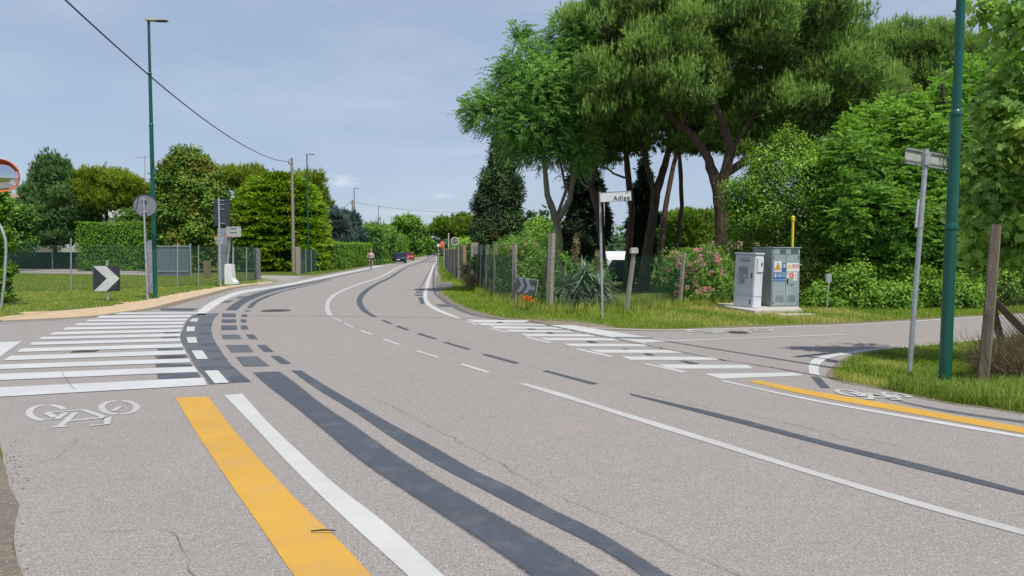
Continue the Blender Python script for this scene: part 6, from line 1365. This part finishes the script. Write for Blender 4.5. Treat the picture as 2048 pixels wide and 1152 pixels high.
p = W(1244, 500, 82); t = empty('greenhouse', (p[0], 82, 0), 'low white greenhouse seen past the street name sign', 'greenhouse'); prf = [(2.4*math.cos(a), .3+1.35*math.sin(a)) for a in np.linspace(0, math.pi, 12)]
mb = MB(); mb.prism([(-2.4, 0)]+[(x, z) for x, z in prf][::-1]+[(2.4, 0)], -2.2, 2.2, Matrix.Rotation(math.pi/2, 4, 'Z') @ Matrix.Scale(1, 4)); mb.build('cover', paint('greenhouse_film', (.62, .62, .60), .5), t)
mb = MB()
for y in np.linspace(-2.0, 2.0, 6): mb.box((y, -2.42, .3), (.06, .05, .6))
mb.build('frame', M_GALV, t)
p = W(1243, 560, 33); t = empty('covered_trailer', (p[0], 33, 0), 'dark tarpaulin-covered trailer parked under the pines behind the mesh fence', 'trailer')
mb = MB(); mb.prism([(-.55, .35), (.5, .35), (.5, .95), (.35, 1.2), (-.3, 1.22), (-.55, .8)], -.9, .9); mb.build('cover', paint('dark_tarpaulin', (.02, .022, .028), .5), t, False, .04)
mb = MB(); mb.box((0, 0, .3), (1.0, 1.8, .08)); mb.tube([(0, -.9, .3), (0, -1.6, .3)], .03, 6); mb.build('chassis', M_BLACK, t)
for sx in (-.52, .52): mb = MB(); mb.lathe((sx, 0, .25), [(.2, -.05), (.25, -.04), (.25, .04), (.2, .05)], 18, 'X'); mb.build('wheel', M_RUB, t, True)
p = W(586, 500, 61); t = empty('parasol', (p[0], 61, 0), 'white garden parasol behind the dark netting fence', 'parasol'); z1 = W(586, 487, 61)[2]; mb = MB(); mb.lathe((0, 0, z1), [(1.35, -.45), (1.3, -.42), (.7, -.15), (.05, 0)], 8); mb.build('canopy', M_WHT, t); mb = MB(); mb.tube([(0, 0, 0), (0, 0, z1+.1)], .03, 8); mb.build('pole', M_GALV, t, True)

# --- cars
def car(label, u, Y, paintm, w=1.86, h=1.5, L=4.3):
    P = W(u, 520, Y); rz = math.atan2(.105, 1)  # front towards the camera along the road
    t = empty('car', (P[0], Y, 0), label, 'car', 'cars coming along the road', rz); hw = w/2
    def loft(st, name, mat, parent, prof):
        V = []; F = []
        for s_ in st: V += [tuple(q) for q in prof(*s_)]
        n = len(prof(*st[0]))
        for i in range(len(st)-1):
            for k in range(n): F.append((i*n+k, i*n+(k+1) % n, (i+1)*n+(k+1) % n, (i+1)*n+k))
        F.append(tuple(range(n))[::-1]); F.append(tuple(range((len(st)-1)*n, len(st)*n))); mb = MB(); mb.v = V; mb.f = F; return mb.build(name, mat, parent, True)
    bp = lambda y, z0, z1, q: [(-q*.86, y, z0), (-q, y, z0+.12), (-q, y, z0+(z1-z0)*.6), (-q*.93, y, z1-.04), (-q*.8, y, z1), (q*.8, y, z1), (q*.93, y, z1-.04), (q, y, z0+(z1-z0)*.6), (q, y, z0+.12), (q*.86, y, z0)]
    body = loft([(-L/2, .32, .66, hw*.72), (-L/2+.08, .22, .78, hw*.86), (-L/2+.35, .18, .88, hw*.96), (-L/2+1.1, .18, .96, hw), (-.3, .18, .98, hw), (L/2-.9, .18, 1.0, hw), (L/2-.2, .2, .98, hw*.93), (L/2, .3, .8, hw*.8)], 'body', paintm, t, bp)
    gp_ = lambda y, z, q: [(-q, y, .95), (-q*.84, y, z-.06), (-q*.74, y, z), (q*.74, y, z), (q*.84, y, z-.06), (q, y, .95)]
    cab = loft([(-L/2+1.0, .98, hw*.88), (-L/2+1.75, h-.03, hw*.93), (-L/2+2.4, h, hw*.94), (L/2-1.0, h-.06, hw*.92), (L/2-.3, 1.0, hw*.88)], 'cabin', paintm, t, gp_)
    def quadp(name, pts, mat, parent, d=(0, -.012, .01)):
        mb = MB(); mb.v = [tuple(p) for p in pts]+[tuple(np.array(p)+np.array(d)) for p in pts]; mb.f = [(0, 1, 2, 3), (7, 6, 5, 4), (0, 4, 5, 1), (1, 5, 6, 2), (2, 6, 7, 3), (3, 7, 4, 0)]; return mb.build(name, mat, parent)
    y0, y1 = -L/2+1.04, -L/2+1.72
    quadp('windscreen', [(-hw*.80, y0, 1.0), (hw*.80, y0, 1.0), (hw*.70, y1, h-.07), (-hw*.70, y1, h-.07)], M_GLASS, t, (0, -.02, .02))
    for sg in (-1, 1):
        quadp('side_window', [(sg*hw*.90, y1-.1, 1.0), (sg*hw*.91, L/2-1.0, 1.0), (sg*hw*.83, L/2-1.2, h-.1), (sg*hw*.83, y1+.2, h-.1)], M_GLASS, t, (sg*.02, 0, 0))
        hl = quadp('headlight', [(sg*hw*.50, -L/2+.03, .62), (sg*hw*.86, -L/2+.16, .62), (sg*hw*.9, -L/2+.22, .76), (sg*hw*.52, -L/2+.08, .74)], paint('headlight_glass', (.75, .78, .8), .15), t, (0, -.03, 0))
        mb = MB(); mb.lathe((sg*(hw+.08), -L/2+1.35, 1.02), [(.05, -.06), (.09, -.05), (.09, .05), (.05, .06)], 12, 'X'); mb.build('side_mirror', paintm, t, True)
        for yy in (-L/2+.8, L/2-.8):
            mb = MB(); mb.lathe((sg*(hw-.1), yy, .33), [(.2, -.11), (.31, -.11), (.33, -.08), (.33, .08), (.31, .11), (.2, .11)], 28, 'X'); wh = mb.build('wheel', M_RUB, t, True)
            mb = MB(); mb.lathe((sg*(hw-.1)+sg*.1, yy, .33), [(.2, -.02), (.2, .015), (.05, .02)], 16, 'X'); mb.build('rim', M_GALV, wh, True)
    mb = MB(); mb.box((0, -L/2-.01, .42), (w*.5, .06, .16)); mb.build('lower_grille', M_BLACK, t, False, .01); mb = MB(); mb.box((0, -L/2+.0, .64), (w*.42, .08, .07)); mb.build('upper_grille', M_BLACK, t, False, .01)
    mb = MB(); mb.box((0, -L/2-.05, .5), (.5, .02, .11)); mb.build('number_plate', M_WHT, t, False, .002); return t
car('dark blue car coming towards the camera, nearest vehicle on the road', 798, 101, paint('dark_blue_car_paint', (.012, .022, .045), .2, .3, .02), 2.0, 1.5)
car('red car following the dark one', 817, 130, paint('red_car_paint', (.42, .02, .03), .22, .1, .02), 1.9, 1.5)
car('tiny white car at the far end of the road', 864.5, 300, paint('white_car_paint', (.7, .7, .7), .25, 0, .02))

# --- cyclist
def cyclist(u, Y):
    P = W(u, 520, Y); ang = R_(8)
    t = empty('bicycle', (P[0], Y, .008), 'dark bicycle ridden towards the camera at the left edge line', 'bicycle', None, ang)
    for yy in (-.52, .52):
        mb = MB(); mb.tube([(0, yy+.34*math.cos(a), .345+.34*math.sin(a)) for a in np.linspace(0, 2*math.pi, 33)], .019, 8, False); wl_ = mb.build('wheel', M_RUB, t, True)
        mb = MB(); mb.tube([(0, yy+.315*math.cos(a), .345+.315*math.sin(a)) for a in np.linspace(0, 2*math.pi, 33)], .009, 6, False)
        for a in np.linspace(0, math.pi, 10, endpoint=False): mb.tube([(0, yy+.31*math.cos(a), .345+.31*math.sin(a)), (0, yy-.31*math.cos(a), .345-.31*math.sin(a))], .002, 4)
        mb.build('rim', M_GALV, wl_, True)
    fr = paint('bicycle_frame_grey', (.12, .13, .15), .35, .3); mb = MB()
    for a, b in (((0, -.4, .86), (0, .05, .3)), ((0, -.38, .8), (0, .25, .78)), ((0, .27, .86), (0, .05, .3)), ((0, .05, .3), (.03, .52, .345)), ((0, .05, .3), (-.03, .52, .345)), ((0, .25, .76), (.03, .52, .345)), ((0, .25, .76), (-.03, .52, .345)), ((.04, -.52, .345), (.04, -.42, .72)), ((-.04, -.52, .345), (-.04, -.42, .72)), ((-.04, -.42, .72), (.04, -.42, .72)), ((0, -.42, .7), (0, -.37, .98))): mb.tube([a, b], .016, 8)
    mb.build('frame', fr, t, True)
    mb = MB(); mb.tube([(-.3, -.22, 1.03), (-.26, -.34, 1.03), (0, -.38, 1.0), (.26, -.34, 1.03), (.3, -.22, 1.03)], .013, 8); mb.build('handlebar', M_GALV, t, True)
    mb = MB(); mb.lathe((0, .27, .9), [(.03, -.05), (.11, .0), (.1, .05), (.03, .06)], 14); mb.build('saddle', M_BLACK, t, True)
    mb = MB(); mb.tube([(.0, .05, .3), (.09, .05, .3), (.09, -.1, .22), (.16, -.1, .22)], .012, 6); mb.tube([(.0, .05, .3), (-.09, .05, .3), (-.09, .2, .38), (-.16, .2, .38)], .012, 6); mb.build('crank', M_BLACK, t, True)
    mb = MB(); mb.tube([(0, -.5+.4*math.cos(a), .36+.4*math.sin(a)) for a in np.linspace(.6, 2.0, 8)], .03, 6); mb.build('mudguard', M_BLACK, t, True)
    # rider
    p = empty('person', (P[0], Y, .008), 'cyclist in a white tank top and dark shorts riding towards the camera', 'person', None, ang)
    skin = paint('rider_skin', (.50, .27, .19), .6, 0, .06)  # warm brown skin colour of the rider
    J = {'pel': (0, .24, .98, .15), 'waist': (0, .2, 1.12, .14), 'chest': (0, .1, 1.33, .165), 'neck0': (0, .04, 1.48, .075), 'neck': (0, .01, 1.55, .055), 'head0': (0, -.01, 1.62, .08), 'head1': (0, -.02, 1.70, .098), 'head2': (0, -.01, 1.77, .075)}
    E = [('pel', 'waist'), ('waist', 'chest'), ('chest', 'neck0'), ('neck0', 'neck'), ('neck', 'head0'), ('head0', 'head1'), ('head1', 'head2')]
    for s, sx in (('l', -1), ('r', 1)):
        up = sx > 0
        J[s+'sh'] = (sx*.19, .07, 1.43, .065); J[s+'el'] = (sx*.30, -.04, 1.2, .045); J[s+'wr'] = (sx*.29, -.22, 1.08, .03); J[s+'pa'] = (sx*.285, -.26, 1.055, .034)
        J[s+'hip'] = (sx*.1, .2, .93, .105); J[s+'kn'] = (sx*.14, -.17 if not up else -.12, .72 if not up else .62, .065); J[s+'an'] = (sx*.14, (.16 if not up else -.06), (.44 if not up else .27), .042); J[s+'toe'] = (sx*.15, (.02 if not up else -.2), (.38 if not up else .22), .035)
        E += [('chest', s+'sh'), (s+'sh', s+'el'), (s+'el', s+'wr'), (s+'wr', s+'pa'), ('pel', s+'hip'), (s+'hip', s+'kn'), (s+'kn', s+'an'), (s+'an', s+'toe')]
        for f in range(4):
            a = 'f%d' % f; J[s+a+'1'] = (sx*(.255+.02*f), -.30, 1.05, .012); J[s+a+'2'] = (sx*(.255+.02*f), -.31-.004*f, 1.025, .010); E += [(s+'pa', s+a+'1'), (s+a+'1', s+a+'2')]
        J[s+'th'] = (sx*.245, -.25, 1.03, .012); E += [(s+'pa', s+'th')]
    K = list(J); me = bpy.data.meshes.new('person_body'); me.from_pydata([J[k][:3] for k in K], [(K.index(a), K.index(b)) for a, b in E], []); me.update(); me.materials.append(skin)
    o = bpy.data.objects.new('body', me); COL.objects.link(o); o.parent = p; sk = o.modifiers.new('Skin', 'SKIN'); sv = me.skin_vertices[0].data
    for i, k in enumerate(K): sv[i].radius = (J[k][3], J[k][3]*(.8 if k in ('chest', 'waist', 'pel') else 1)); sv[i].use_root = (k == 'pel')
    sk.use_smooth_shade = True; ss = o.modifiers.new('Sub', 'SUBSURF'); ss.levels = 1; ss.render_levels = 1
    def shell(name, rows, mat, n=16, parent=p):
        mb = MB(); 
        for (cx, cy, z, rx, ry) in rows:
            for k in range(n): a = 2*math.pi*k/n; mb.v.append((cx+rx*math.cos(a), cy+ry*math.sin(a), z))
        for i in range(len(rows)-1):
            for k in range(n): mb.f.append((i*n+k, i*n+(k+1) % n, (i+1)*n+(k+1) % n, (i+1)*n+k))
        mb.f.append(tuple(range(n))[::-1]); mb.f.append(tuple(range((len(rows)-1)*n, len(rows)*n))); return mb.build(name, mat, parent, True)
    shell('tank_top', [(0, .24, 1.0, .185, .15), (0, .2, 1.12, .172, .14), (0, .13, 1.28, .19, .15), (0, .09, 1.38, .175, .14), (0, .07, 1.44, .11, .1)], paint('white_cloth', (.7, .71, .76), .9))
    mb = MB(); mb.tube([(0, .27, 1.04), (0, .24, .93)], [.17, .17], 14)
    for sx, kn in ((-1, (-.14, -.05, .78)), (1, (.14, -.02, .71))): mb.tube([(sx*.09, .2, .95), kn], [.12, .095], 12)
    mb.build('shorts', paint('dark_cloth', (.03, .032, .05), .9), p, True)
    shell('hair', [(0, .03, 1.64, .08, .07), (0, .035, 1.70, .112, .09), (0, .02, 1.77, .108, .105), (0, .0, 1.82, .075, .085), (0, .0, 1.845, .02, .02)], paint('reddish_hair', (.28, .12, .07), .8))
    mb = MB(); mb.lathe((0, -.115, 1.685), [(.012, -.02), (.016, 0), (.008, .02)], 8); mb.build('nose', skin, p, True)
    for sx in (-1, 1): mb = MB(); mb.lathe((sx*.035, -.108, 1.712), [(.004, -.01), (.011, 0), (.004, .01)], 8); mb.build('eye', M_BLACK, p, True)
    mb = MB(); mb.box((0, -.108, 1.645), (.045, .012, .01)); mb.build('mouth', paint('lips', (.35, .1, .09), .6), p)
    for s, kk in ((-1, ((-.14, .18, .42), (-.15, -.0, .36))), (1, ((.14, -.04, .25), (.15, -.22, .19)))): mb = MB(); mb.tube(kk, [.05, .04], 10); mb.build('shoe', M_WHT, p, True)
cyclist(742, 68)
